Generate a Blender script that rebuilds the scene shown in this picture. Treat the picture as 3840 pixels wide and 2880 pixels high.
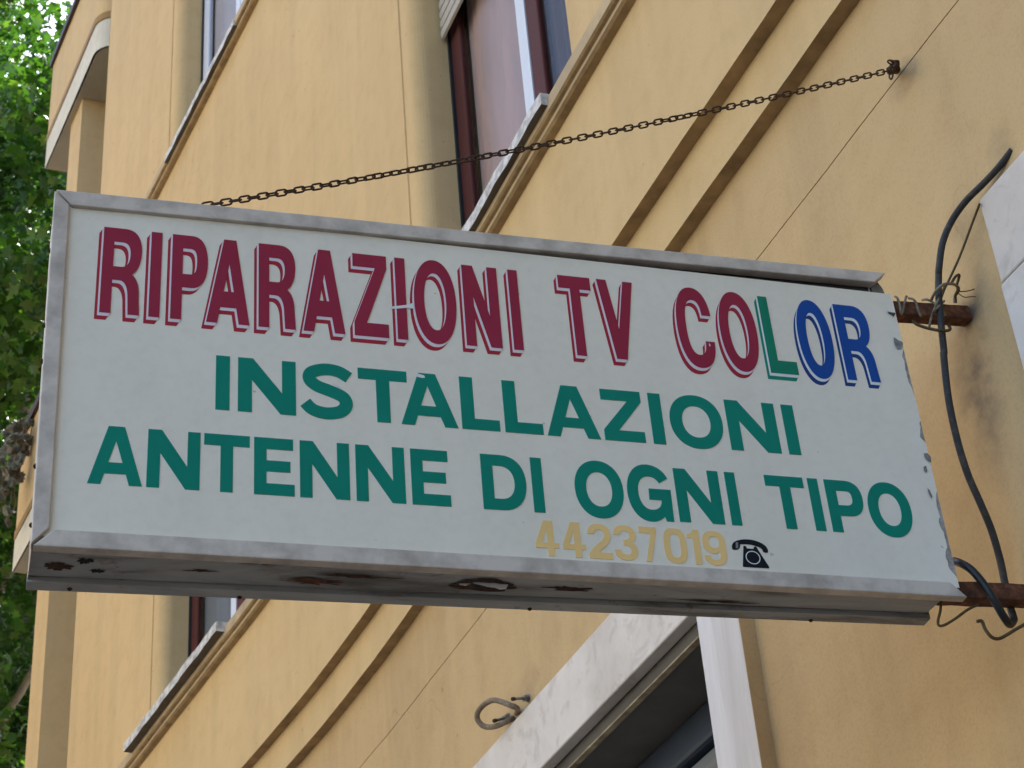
import bpy, bmesh, math, random
import numpy as np
from mathutils import Matrix, Vector
random.seed(7); rng = np.random.default_rng(7)
S = bpy.context.scene
col = S.collection
for o in list(bpy.data.objects): bpy.data.objects.remove(o)

# ------------------------------------------------------------------ camera, sky, sun
# world: X runs along the facade away from the viewer, Y out of the facade into the street, Z up
PP = (1920., 1440.); FPX = 7100.
M = np.array([[-0.35975104579293604, 0.5403126311826614, 0.7606848530339999],
              [-0.9300579934477345, -0.14243895338368062, -0.33867871705044483],
              [-0.07464123441411208, -0.8293210507055943, 0.5537646440336423]])
C = np.array([0., 1.8, 1.6])
cam = bpy.data.cameras.new('camera'); camo = bpy.data.objects.new('camera', cam); col.objects.link(camo)
cam.sensor_width = 36.; cam.lens = FPX / 3840. * 36.; cam.clip_start = .05; cam.clip_end = 2000.
mw = Matrix.Identity(4)
for i in range(3):
    mw[i][0] = M[i, 0]; mw[i][1] = -M[i, 1]; mw[i][2] = -M[i, 2]; mw[i][3] = C[i]
camo.matrix_world = mw
cam.dof.use_dof = True; cam.dof.focus_distance = 3.2; cam.dof.aperture_fstop = 20.0
S.camera = camo
S.render.resolution_x = 1024; S.render.resolution_y = 768

SUN_EL = math.radians(56); SUN_AZ = math.atan2(-.62, .78)        # direction towards the sun in the XY plane
w = bpy.data.worlds.new('World'); S.world = w; w.use_nodes = True
nt = w.node_tree; bg = nt.nodes['Background']
sky = nt.nodes.new('ShaderNodeTexSky'); sky.sky_type = 'NISHITA'; sky.sun_disc = False
sky.sun_elevation = SUN_EL; sky.sun_rotation = math.radians(90) - SUN_AZ
sky.air_density = 1.0; sky.dust_density = 2.0; sky.ozone_density = 1.0
nt.links.new(sky.outputs[0], bg.inputs[0]); bg.inputs[1].default_value = .12
sl = bpy.data.lights.new('sun', 'SUN'); sl.energy = 4.0; sl.angle = math.radians(.53); sl.color = (1., .95, .86)
so = bpy.data.objects.new('sun', sl); col.objects.link(so)
sd = Vector((math.cos(SUN_EL) * math.cos(SUN_AZ), math.cos(SUN_EL) * math.sin(SUN_AZ), math.sin(SUN_EL)))
so.rotation_euler = sd.to_track_quat('Z', 'Y').to_euler(); so.location = sd * 60
S.view_settings.view_transform = 'Standard'; S.view_settings.look = 'None'
S.view_settings.exposure = 2.30; S.view_settings.gamma = 1.0; S.view_settings.use_curve_mapping = False
S.render.engine = 'CYCLES'

# ------------------------------------------------------------------ helpers
def ray(p): return M @ np.array([p[0] - PP[0], p[1] - PP[1], FPX])
def atY(p, y): r = ray(p); return C + (y - C[1]) / r[1] * r
def atX(p, x): r = ray(p); return C + x / r[0] * r
WX0, WX1, WS = 5.2, 6.65, .088
def Yw(x):
    if x < WX0: return 0.
    if x < WX1: return WS * (x - WX0) ** 2 / 2 / (WX1 - WX0)
    return WS * (WX1 - WX0) / 2 + WS * (x - WX1)
def wp(x, off, z): return (x, Yw(x) + off, z)
LOW = -.076                                                # lower wall stands back from the upper wall

def tag(o, label=None, cat=None, group=None, kind=None):
    if label: o['label'] = label
    if cat: o['category'] = cat
    if group: o['group'] = group
    if kind: o['kind'] = kind
    return o
def link(o, parent=None):
    col.objects.link(o)
    if parent is not None: o.parent = parent
    return o
def empty(name, loc=(0, 0, 0), mat=None):
    o = bpy.data.objects.new(name, None); link(o)
    o.empty_display_size = .1
    if mat is not None: o.matrix_world = mat
    else: o.location = loc
    return o
def mesh(name, V, Fc, mat, parent=None, smooth=False, mi=None):
    me = bpy.data.meshes.new(name); me.from_pydata([tuple(map(float, v)) for v in V], [], Fc)
    ms = mat if isinstance(mat, (list, tuple)) else [mat]
    for m in ms: me.materials.append(m)
    if mi is not None: me.polygons.foreach_set('material_index', mi)
    if smooth: me.polygons.foreach_set('use_smooth', [True] * len(me.polygons))
    me.update()
    return link(bpy.data.objects.new(name, me), parent)
class MB:
    def __init__(s): s.v = []; s.f = []; s.m = []
    def quad(s, a, b, c, d, m=0):
        n = len(s.v); s.v += [a, b, c, d]; s.f.append((n, n + 1, n + 2, n + 3)); s.m.append(m)
    def poly(s, pts, m=0):
        n = len(s.v); s.v += list(pts); s.f.append(tuple(range(n, n + len(pts)))); s.m.append(m)
    def box(s, x0, x1, y0, y1, z0, z1, m=0, tf=None):
        p = [(x, y, z) for x in (x0, x1) for y in (y0, y1) for z in (z0, z1)]
        if tf: p = [tf(*q) for q in p]
        n = len(s.v); s.v += p
        for f in ((0, 1, 3, 2), (4, 6, 7, 5), (0, 4, 5, 1), (2, 3, 7, 6), (0, 2, 6, 4), (1, 5, 7, 3)):
            s.f.append(tuple(n + i for i in f)); s.m.append(m)
    def extr(s, prof, path, m=0, closed=False, cap=False):
        """prof: list of (a,b); path: list of functions (a,b)->xyz"""
        n = len(s.v); k = len(prof)
        for fn in path: s.v += [fn(a, b) for a, b in prof]
        for i in range(len(path) - 1):
            for j in range(k if closed else k - 1):
                j2 = (j + 1) % k
                s.f.append((n + i * k + j, n + i * k + j2, n + (i + 1) * k + j2, n + (i + 1) * k + j)); s.m.append(m)
        if cap:
            s.f.append(tuple(n + j for j in range(k))[::-1]); s.m.append(m)
            s.f.append(tuple(n + (len(path) - 1) * k + j for j in range(k))); s.m.append(m)
    def build(s, name, mat, parent=None, smooth=False):
        return mesh(name, s.v, s.f, mat, parent, smooth, s.m)
def bevel(o, wdt, seg=2):
    b = o.modifiers.new('bevel', 'BEVEL'); b.width = wdt; b.segments = seg; b.limit_method = 'ANGLE'; b.angle_limit = math.radians(40)
    return o
def spline(pts, n=8):
    P = [np.array(p, float) for p in pts]; out = []
    for i in range(len(P) - 1):
        p0 = P[max(i - 1, 0)]; p1 = P[i]; p2 = P[i + 1]; p3 = P[min(i + 2, len(P) - 1)]
        for k in range(n):
            t = k / n
            out.append(.5 * (2 * p1 + (p2 - p0) * t + (2 * p0 - 5 * p1 + 4 * p2 - p3) * t * t + (3 * p1 - p0 - 3 * p2 + p3) * t ** 3))
    out.append(P[-1]); return out
def tube_data(pts, r, seg=8, taper=None):
    V, Fc = [], []; n = len(pts); prev = None
    for i, p in enumerate(pts):
        t = np.array(pts[min(i + 1, n - 1)]) - np.array(pts[max(i - 1, 0)]); t = t / (np.linalg.norm(t) + 1e-12)
        if prev is None:
            a = np.array([0, 0, 1.]) if abs(t[2]) < .9 else np.array([1., 0, 0]); prev = np.cross(t, a)
        prev = prev - t * np.dot(prev, t); prev /= np.linalg.norm(prev) + 1e-12
        b = np.cross(t, prev); rr = r if taper is None else r * taper[i]
        for k in range(seg):
            an = 2 * math.pi * k / seg; V.append(np.array(p) + rr * (math.cos(an) * prev + math.sin(an) * b))
    for i in range(n - 1):
        for k in range(seg):
            k2 = (k + 1) % seg; Fc.append((i * seg + k, i * seg + k2, (i + 1) * seg + k2, (i + 1) * seg + k))
    Fc.append(tuple(range(seg))[::-1]); Fc.append(tuple((n - 1) * seg + k for k in range(seg)))
    return V, Fc
def tube(name, pts, r, mat, parent=None, seg=8, smooth=True, n=8, taper=None):
    q = spline(pts, n) if n else pts
    tp = None if taper is None else list(np.interp(np.linspace(0, 1, len(q)), np.linspace(0, 1, len(taper)), taper))
    V, Fc = tube_data(q, r, seg, tp)
    return mesh(name, V, Fc, mat, parent, smooth)

# ------------------------------------------------------------------ materials
def newmat(name):
    m = bpy.data.materials.new(name); m.use_nodes = True; n = m.node_tree
    return m, n, n.nodes['Principled BSDF'], n.nodes['Material Output']
def N(n, t, **kw):
    x = n.nodes.new(t)
    for k, v in kw.items(): setattr(x, k, v)
    return x
def coords(n, scale=(1, 1, 1), rot=(0, 0, 0)):
    tc = N(n, 'ShaderNodeTexCoord'); mp = N(n, 'ShaderNodeMapping')
    mp.inputs['Scale'].default_value = scale; mp.inputs['Rotation'].default_value = rot
    n.links.new(tc.outputs['Object'], mp.inputs['Vector']); return mp.outputs['Vector']
def noise(n, vec, scale, detail=4, rough=.55, dist=0.):
    x = N(n, 'ShaderNodeTexNoise'); n.links.new(vec, x.inputs['Vector'])
    x.inputs['Scale'].default_value = scale; x.inputs['Detail'].default_value = detail
    x.inputs['Roughness'].default_value = rough; x.inputs['Distortion'].default_value = dist
    return x.outputs['Fac']
def ramp(n, fac, stops):
    r = N(n, 'ShaderNodeValToRGB'); n.links.new(fac, r.inputs['Fac']); e = r.color_ramp.elements
    while len(e) < len(stops): e.new(.5)
    for x, (p, c) in zip(e, stops):
        x.position = p; x.color = (*c, 1) if len(c) == 3 else c
    return r.outputs['Color']
def g(v): return (v, v, v)
def mixc(n, a, b, fac, mode='MIX'):
    x = N(n, 'ShaderNodeMix', data_type='RGBA', blend_type=mode)
    if isinstance(fac, (int, float)): x.inputs['Factor'].default_value = fac
    else: n.links.new(fac, x.inputs['Factor'])
    for s, v in (('A', a), ('B', b)):
        i = [q for q in x.inputs if q.name == s and q.type == 'RGBA'][0]
        if isinstance(v, tuple): i.default_value = (*v, 1)
        else: n.links.new(v, i)
    return [q for q in x.outputs if q.type == 'RGBA'][0]
def bump(n, b, h, strength, dist=.002):
    x = N(n, 'ShaderNodeBump'); x.inputs['Strength'].default_value = strength; x.inputs['Distance'].default_value = dist
    n.links.new(h, x.inputs['Height']); n.links.new(x.outputs['Normal'], b.inputs['Normal'])
def pm(name, c, rough=.6, var=.12, scale=6., bmp=0., metal=0., c2=None, stretch=(1, 1, 1), spec=.4, t0=.35, t1=.7, detail=5):
    m, n, b, o = newmat(name); v = coords(n, stretch)
    c2 = c2 or tuple(x * (1 - var * 2) for x in c)
    f = noise(n, v, scale, detail, .6)
    n.links.new(ramp(n, f, [(t0, c), (t1, c2)]), b.inputs['Base Color'])
    b.inputs['Roughness'].default_value = rough; b.inputs['Metallic'].default_value = metal
    b.inputs['Specular IOR Level'].default_value = spec
    if bmp: bump(n, b, noise(n, v, scale * 12, 4, .6), bmp)
    return m
def wall_mat(name, c1, c2, streak=.25, grain=.25, stains=()):
    m, n, b, o = newmat(name)
    v = coords(n); vs = coords(n, (1.3, 1.3, .16))
    big = noise(n, v, .9, 5, .6, .4); st = noise(n, vs, 4.5, 6, .62, .3); fine = noise(n, v, 160, 3, .6); mid = noise(n, v, 11, 5, .6)
    c = ramp(n, big, [(.32, c1), (.68, c2)])
    c = mixc(n, c, ramp(n, st, [(.38, g(.74)), (.56, g(1.))]), streak, 'MULTIPLY')
    c = mixc(n, c, ramp(n, mid, [(.30, (.80, .74, .66)), (.52, g(1.))]), .30, 'MULTIPLY')
    c = mixc(n, c, ramp(n, fine, [(.30, g(.72)), (.50, g(1.)), (.75, g(1.06))]), grain, 'MULTIPLY')
    sp = noise(n, v, 26, 2, .5)                                # sparse dark flecks
    c = mixc(n, c, ramp(n, sp, [(.73, g(1.)), (.77, (.55, .48, .40))]), .55, 'MULTIPLY')
    # hairline cracks
    vo = N(n, 'ShaderNodeTexVoronoi', feature='DISTANCE_TO_EDGE'); vo.inputs['Scale'].default_value = 1.15
    wv = N(n, 'ShaderNodeVectorMath', operation='ADD'); nz = N(n, 'ShaderNodeTexNoise'); nz.inputs['Scale'].default_value = 3.5
    n.links.new(v, nz.inputs['Vector']); n.links.new(v, wv.inputs[0])
    sc = N(n, 'ShaderNodeVectorMath', operation='SCALE'); sc.inputs['Scale'].default_value = .5
    n.links.new(nz.outputs['Color'], sc.inputs[0]); n.links.new(sc.outputs[0], wv.inputs[1]); n.links.new(wv.outputs[0], vo.inputs['Vector'])
    cr = ramp(n, vo.outputs['Distance'], [(.0, g(.0)), (.0035, g(1.))])
    msk = ramp(n, noise(n, v, .7, 3, .5), [(.57, g(0)), (.67, g(1))])
    c = mixc(n, c, mixc(n, c, mixc(n, (.72, .67, .62), g(1.), cr), 1., 'MULTIPLY'), msk)
    for (sx_, sz_, rx_, rz_, amt) in stains:                    # grime run-offs with a shape of their own
        mp = N(n, 'ShaderNodeMapping', vector_type='TEXTURE'); tc = N(n, 'ShaderNodeTexCoord'); n.links.new(tc.outputs['Object'], mp.inputs['Vector'])
        mp.inputs['Location'].default_value = (sx_, 0, sz_); mp.inputs['Scale'].default_value = (rx_, 100, rz_)
        gr = N(n, 'ShaderNodeTexGradient', gradient_type='SPHERICAL'); n.links.new(mp.outputs[0], gr.inputs[0])
        k_ = N(n, 'ShaderNodeMath', operation='MULTIPLY'); n.links.new(gr.outputs['Fac'], k_.inputs[0]); n.links.new(ramp(n, mid, [(.34, g(1.5)), (.62, g(.35))]), k_.inputs[1])
        k2 = N(n, 'ShaderNodeMath', operation='MULTIPLY', use_clamp=True); n.links.new(k_.outputs[0], k2.inputs[0]); k2.inputs[1].default_value = amt
        c = mixc(n, c, (.13, .105, .08), k2.outputs[0])
    n.links.new(c, b.inputs['Base Color']); b.inputs['Roughness'].default_value = .88
    b.inputs['Specular IOR Level'].default_value = .25
    h = mixc(n, fine, mid, .35); bump(n, b, h, .22, .003)
    return m
OCHRE = wall_mat('ochre plaster', (.67, .475, .235), (.62, .435, .212))
OCHRE_LOW = wall_mat('ochre plaster lower wall', (.605, .425, .212), (.54, .37, .182), .35, .30, stains=((2.225, 3.36, .075, .22, .75), (2.20, 3.50, .05, .05, 1.0), (2.01, 3.72, .05, .07, .4), (2.16, 3.55, .05, .28, .35), (2.0, 2.75, .25, .35, .30), (4.35, 3.70, .22, .10, .30), (2.22, 4.085, .06, .05, .8)))
TRIM = pm('brown ochre trim', (.38, .23, .085), .85, .12, 8, .1)
MOULD = pm('ochre moulding stone', (.55, .41, .23), .85, .16, 9, .2, c2=(.36, .27, .17))
CREAM = pm('cream painted slab edge', (.70, .64, .50), .8, .06, 5, .08)
GRIME_SHADE = pm('grime and shade underside', (.40, .275, .135), .95, .2, 14, .3, c2=(.22, .15, .08))  # ledge and moulding undersides: shade painted in along with real grime
SILLSHADE = pm('shaded black sill underside', (.12, .10, .075), .95, .2, 14, .3, c2=(.07, .055, .04))  # the shade under the sill slabs is put into this colour
SOFFIT = pm('grey soffit plaster', (.36, .33, .27), .9, .08, 4, .1)
COPING = pm('dark brown metal coping', (.055, .035, .028), .6, .15, 10)
def marble_mat(name, c1, c2, vein, stretch):
    m, n, b, o = newmat(name); v = coords(n, stretch)
    a = noise(n, v, 2.2, 6, .6, 1.6); d = noise(n, v, 7., 6, .65, 2.2); e = noise(n, v, 30, 4, .6)
    c = ramp(n, a, [(.30, c1), (.70, c2)])
    c = mixc(n, c, ramp(n, d, [(.36, vein), (.47, g(1.))]), .40, 'MULTIPLY')
    c = mixc(n, c, ramp(n, e, [(.30, g(.85)), (.6, g(1.))]), .35, 'MULTIPLY')
    c = mixc(n, c, ramp(n, noise(n, v, 1.7, 4, .55, .8), [(.36, (.66, .62, .57)), (.52, g(1.))]), .55, 'MULTIPLY')
    n.links.new(c, b.inputs['Base Color']); b.inputs['Roughness'].default_value = .55
    bump(n, b, e, .10, .002); return m
MARBLE = marble_mat('weathered white marble', (.75, .685, .62), (.64, .585, .525), (.62, .57, .52), (1, 1, 1))
MARBLE_V = marble_mat('vertical grained marble', (.75, .715, .69), (.68, .65, .63), (.84, .82, .80), (3.5, 3.5, .35))
SILL = pm('grey stone sill', (.70, .68, .65), .8, .2, 30, .6, c2=(.34, .325, .31), t0=.42, t1=.66)
WOOD = pm('dark red brown window wood', (.10, .032, .028), .65, .14, 10, .05, stretch=(1, 1, .1), spec=.12)
GUIDE = pm('black shutter guide', (.018, .02, .022), .5, .1, 9)
PALE = pm('pale sky reflection', (.66, .70, .78), .5, .04, 9, stretch=(1, 1, .2))
SLATM = pm('beige shutter slat', (.46, .42, .36), .6, .08, 12)
ALU = pm('grimy anodised aluminium', (.65, .565, .485), .6, .10, 16, .16, metal=.03, c2=(.42, .355, .30), t0=.42, t1=.66)
def under_mat():
    m, n, b, o = newmat('rusty grey sheet metal'); v = coords(n, (1, 1, 1)); vl = coords(n, (.35, 1.6, 1.6))
    a = noise(n, vl, 9, 6, .65, .6); d = noise(n, v, 28, 5, .65, .4)
    c = ramp(n, a, [(.38, (.42, .42, .405)), (.52, (.34, .335, .32)), (.61, (.20, .185, .165)), (.72, (.10, .08, .065))])
    c = mixc(n, c, (.14, .07, .035), ramp(n, d, [(.62, g(0)), (.72, g(.75))]))
    n.links.new(c, b.inputs['Base Color']); b.inputs['Roughness'].default_value = .7; bump(n, b, d, .2, .002); return m
UNDER = under_mat()
def rust_mat():
    m, n, b, o = newmat('flaking rust'); v = coords(n); a = noise(n, v, 45, 6, .7, .5); d = noise(n, v, 160, 4, .6)
    c = ramp(n, a, [(.33, (.045, .020, .013)), (.50, (.11, .038, .017)), (.62, (.20, .075, .035)), (.74, (.20, .16, .12))])
    n.links.new(c, b.inputs['Base Color']); b.inputs['Roughness'].default_value = .9; bump(n, b, d, .5, .002); return m
RUST = rust_mat()
RUSTDARK = pm('burnt rust edge', (.035, .018, .012), .95, .2, 60, .5, c2=(.085, .035, .016))
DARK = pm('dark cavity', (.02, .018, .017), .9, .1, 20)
CHAINM = pm('rusty chain iron', (.050, .030, .017), .75, .2, 90, .3, c2=(.10, .048, .020), metal=.2)
CABLE = pm('grey weathered cable', (.030, .030, .031), .65, .2, 40, .3, c2=(.085, .068, .045), t0=.5, t1=.75)
CABLEB = pm('black rubber cable', (.014, .015, .019), .45, .1, 40)
WIRE = pm('tan tie wire', (.14, .105, .06), .7, .15, 60, .2, c2=(.30, .25, .18))
WIREB = pm('brown binding wire', (.11, .072, .024), .7, .2, 60, .2)
HOSE = pm('beige braided hose', (.26, .20, .135), .75, .15, 90, .4, c2=(.17, .12, .075))
STEEL = pm('zinc bolt', (.25, .26, .26), .4, .15, 40, .1, metal=.7)
SHUTTER = pm('grey blue roller shutter', (.20, .215, .21), .55, .1, 9, .08, c2=(.13, .14, .14), stretch=(.3, 1, 3))
SHUTBOX = pm('dark blue shutter housing', (.035, .05, .075), .5, .1, 9)
ROOF = pm('roof slab', (.25, .22, .19), .9, .1, 3)
def film_mat():
    m, n, b, o = newmat('milky acrylic face'); v = coords(n, (1, 1, 1)); vs = coords(n, (1.5, .5, 1))
    a = noise(n, vs, 5, 5, .6, .3); d = noise(n, v, 60, 3, .6); e = noise(n, v, 60, 2, .5)
    c = ramp(n, a, [(.35, (.91, .84, .715)), (.65, (.865, .795, .67))])
    c = mixc(n, c, ramp(n, d, [(.3, g(.90)), (.55, g(1.))]), .4, 'MULTIPLY')
    c = mixc(n, c, ramp(n, e, [(.76, g(1.)), (.79, (.45, .42, .40))]), .6, 'MULTIPLY')
    # grime creeping in from the frame edges
    sx = N(n, 'ShaderNodeSeparateXYZ'); n.links.new(v, sx.inputs[0])
    n.links.new(c, b.inputs['Base Color']); b.inputs['Roughness'].default_value = .38
    tr = N(n, 'ShaderNodeBsdfTranslucent'); n.links.new(c, tr.inputs['Color'])
    mx = N(n, 'ShaderNodeMixShader'); mx.inputs[0].default_value = .08
    n.links.new(b.outputs[0], mx.inputs[1]); n.links.new(tr.outputs[0], mx.inputs[2]); n.links.new(mx.outputs[0], o.inputs[0])
    return m
FILM = film_mat()
BACKING = pm('yellowed torn film edge', (.42, .39, .37), .8, .2, 70, .3, c2=(.22, .17, .14))
CHIP = pm('bare grey patch', (.27, .27, .26), .8, .2, 90, .2, c2=(.14, .13, .12))
def vinyl(name, c, var=.07): return pm(name, c, .5, var, 9, 0, c2=tuple(x * .90 for x in c), spec=.10)
V_RED = vinyl('faded crimson vinyl', (.335, .030, .062)); V_RED2 = vinyl('crimson vinyl shadow', (.42, .032, .05))
V_GRN = vinyl('green vinyl', (.006, .235, .165)); V_GRN2 = vinyl('green vinyl shadow', (.010, .25, .16))
V_LGR = vinyl('leaf green vinyl', (.012, .22, .13)); V_BLU = vinyl('blue vinyl', (.012, .075, .32)); V_BLU2 = vinyl('blue vinyl shadow', (.02, .06, .21))
V_YEL = vinyl('sun bleached yellow vinyl', (.95, .63, .25), .08); V_BLK = vinyl('black vinyl', (.012, .014, .02))
V_WHT = pm('pale vinyl gap', (.80, .80, .79), .4, .05, 9)
V_PNK = pm('pinkish vinyl gap', (.79, .69, .71), .4, .05, 9)

# ------------------------------------------------------------------ ground
gm = pm('asphalt', (.055, .055, .055), .9, .15, 3, .3)
road = mesh('road', [(-400, -400, 0), (400, -400, 0), (400, 400, 0), (-400, 400, 0)], [(0, 1, 2, 3)], gm); tag(road, kind='structure')
pv = MB(); pv.box(-40, 14, -.5, 2.2, .004, .13)
pav = pv.build('pavement', pm('grey pavement', (.16, .155, .15), .85, .1, 2, .2)); tag(pav, kind='structure')
kb = MB(); kb.box(-40, 14, 2.2, 2.42, .004, .137)
tag(kb.build('kerb', pm('kerb stone', (.25, .245, .24), .85, .1, 5, .2)), kind='structure')

# ------------------------------------------------------------------ apartment building
B = empty('apartment_building', (0, 0, 0))
tag(B, 'ochre plastered apartment building with brown windows and marble framed ground floor doorway', 'building')
XEND = 9.53; TOP = 16.5
WCOLS = (.846, 4.108, 7.37); HALF = .6715; ROWS = ((5.122, 6.98), (8.522, 10.38))
openings = [(c - HALF, c + HALF, z0, z1) for c in WCOLS for z0, z1 in ROWS]
doors = [(3.262, 5.30, 0., 3.47), (.62, 1.905, 0., 3.49)]
def band_cells(mb, z0, z1, off, ops, mi, jl=0., ju=0.):
    xs = set(np.arange(-12, 0, 1.0).round(3)) | set(np.arange(0, XEND, .14).round(3)) | {XEND}
    for a, b, _, _ in ops: xs |= {round(a, 4), round(b, 4)}
    xs = sorted(xs); ks = [xs[0]]
    for x in xs[1:]:
        if x - ks[-1] > .012 or any(abs(x - e) < 1e-6 for o_ in ops for e in o_[:2]): ks.append(x)
    xs = ks
    zs = {z0, z1}
    for _, _, a, b in ops:
        for q in (a, b):
            if z0 < q < z1: zs.add(q)
    zs = sorted(zs)
    for i in range(len(xs) - 1):
        for k in range(len(zs) - 1):
            cx = (xs[i] + xs[i + 1]) / 2; cz = (zs[k] + zs[k + 1]) / 2
            if any(a < cx < b and p < cz < q for a, b, p, q in ops): continue
            def pt(x, z):
                dz = 0; dy = 0
                if z == z0: dz = jl * jit(x)
                elif z == z1: dz = ju * jit(x)
                return wp(x, off, z + dz)
            mb.quad(pt(xs[i], zs[k]), pt(xs[i], zs[k + 1]), pt(xs[i + 1], zs[k + 1]), pt(xs[i + 1], zs[k]), mi)
    return xs
def jit(x): return math.sin(x * 9.1) * .5 + math.sin(x * 23.7 + 1.3) * .3 + math.sin(x * 51.1 + .4) * .2
Z_G1, Z_G2, Z_CR = 4.515, 4.362, 4.098
wm = MB()
xa = band_cells(wm, Z_G1, TOP, 0., openings, 0, jl=.0018)
xb = band_cells(wm, Z_G2, Z_G1, LOW / 2, [], 0, jl=.0018, ju=.0018)
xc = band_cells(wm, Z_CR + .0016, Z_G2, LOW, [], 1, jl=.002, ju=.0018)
xd = band_cells(wm, 0., Z_CR, LOW - .001, doors, 1, ju=.002)
def ledge(xs, z, o0, o1, j, mi):
    for i in range(len(xs) - 1):
        a, b = xs[i], xs[i + 1]; za = z + j * jit(a); zb = z + j * jit(b)
        wm.quad(wp(a, o1, za), wp(a, o0, za), wp(b, o0, zb), wp(b, o1, zb), mi)
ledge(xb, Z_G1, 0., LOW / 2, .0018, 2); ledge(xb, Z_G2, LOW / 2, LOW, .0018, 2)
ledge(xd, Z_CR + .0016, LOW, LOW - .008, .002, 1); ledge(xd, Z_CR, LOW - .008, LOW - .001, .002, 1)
for i in range(len(xd) - 1):
    a, b = xd[i], xd[i + 1]; za = Z_CR + .002 * jit(a); zb = Z_CR + .002 * jit(b)
    wm.quad(wp(a, LOW - .008, za), wp(a, LOW - .008, za + .0016), wp(b, LOW - .008, zb + .0016), wp(b, LOW - .008, zb), 1)
for (zz0, zz1, o) in ((Z_G1, TOP, 0.), (Z_G2, Z_G1, LOW / 2), (0., Z_G2, LOW)):      # corner return into the loggia
    wm.quad(wp(XEND, o, zz0), wp(XEND, o, zz1), (XEND, -1.0, zz1), (XEND, -1.0, zz0), 0)
wm.build('wall', [OCHRE, OCHRE_LOW, GRIME_SHADE], B)
sh = MB()                                                      # rest of the block: loggia back wall, end, rear, roof
sh.quad((XEND, -1.0, 0), (XEND, -1.0, TOP), (11.3, -1.0, TOP), (11.3, -1.0, 0))
sh.quad((11.3, -1.0, 0), (11.3, -1.0, TOP), (11.3, -11, TOP), (11.3, -11, 0))
sh.quad((-12, -11, 0), (-12, -11, TOP), (-12, LOW, TOP), (-12, LOW, 0))
sh.quad((11.3, -11, 0), (11.3, -11, TOP), (-12, -11, TOP), (-12, -11, 0))
sh.build('rear_wall', OCHRE, B)
rf = MB(); rf.box(-12.2, 11.4, -11.2, .75, TOP, TOP + .3); rf.build('roof', ROOF, B)
# pier between loggia bays
pr = MB()
def prf(x, y, z): return (x, y, z)
pf = [wp(10.19, .0, 0), wp(10.50, .0, 0)]
pr.quad((10.19, -1.0, 0), (10.19, -1.0, TOP), (pf[0][0], pf[0][1], TOP), (pf[0][0], pf[0][1], 0))
pr.quad((pf[0][0], pf[0][1], 0), (pf[0][0], pf[0][1], TOP), (pf[1][0], pf[1][1], TOP), (pf[1][0], pf[1][1], 0))
pr.quad((pf[1][0], pf[1][1], 0), (pf[1][0], pf[1][1], TOP), (10.50, -1.0, TOP), (10.50, -1.0, 0))
pr.build('pier', OCHRE, B)

# string course under the windows (swept along the facade)
for zoff in (0., 3.40):
    prof = [(0, 5.172), (.040, 5.164), (.046, 5.156), (.046, 5.112), (.040, 5.106), (.030, 5.104), (.030, 5.090), (.022, 5.083), (0, 5.080)]
    xs = sorted(set(list(np.arange(-12, 9.4, .16)) + [XEND]))
    sm = MB(); rr = [1 + .0 * random.random() for _ in xs]
    sm.extr(prof, [(lambda a, b, x=x: wp(x, a + .0012 * jit(x * 1.7), b + zoff + .0015 * jit(x))) for x in xs])
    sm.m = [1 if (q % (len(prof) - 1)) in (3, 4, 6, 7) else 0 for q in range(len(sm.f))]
    sm.build('string_course', [MOULD, GRIME_SHADE], B)

# windows
def glass_mat():
    m, n, b, o = newmat('window glass')
    gl = N(n, 'ShaderNodeBsdfGlossy'); gl.inputs['Roughness'].default_value = .22; gl.inputs['Color'].default_value = (.95, .97, 1, 1)
    tp = N(n, 'ShaderNodeBsdfTransparent'); tp.inputs['Color'].default_value = (.86, .86, .86, 1)
    fr = N(n, 'ShaderNodeFresnel'); fr.inputs['IOR'].default_value = 1.5
    mx = N(n, 'ShaderNodeMixShader'); ma = N(n, 'ShaderNodeMath', operation='MULTIPLY'); ma.inputs[1].default_value = .07; n.links.new(fr.outputs[0], ma.inputs[0]); n.links.new(ma.outputs[0], mx.inputs[0]); n.links.new(tp.outputs[0], mx.inputs[1]); n.links.new(gl.outputs[0], mx.inputs[2])
    n.links.new(mx.outputs[0], o.inputs[0]); return m
GLASS = glass_mat()
TINT_P = pm('dusty pink curtain', (.66, .44, .38), .9, .1, 6, .05, c2=(.50, .37, .32), stretch=(1, 1, .25))
TINT_W = pm('lilac white curtain', (.60, .58, .63), .9, .06, 6, stretch=(1, 1, .2))
TINT_G = pm('slate blue curtain', (.24, .27, .30), .9, .1, 6, stretch=(1, 1, .2))
TINT_D = pm('dark interior curtain', (.05, .028, .03), .9, .15, 5, stretch=(1, 1, .2))
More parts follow.
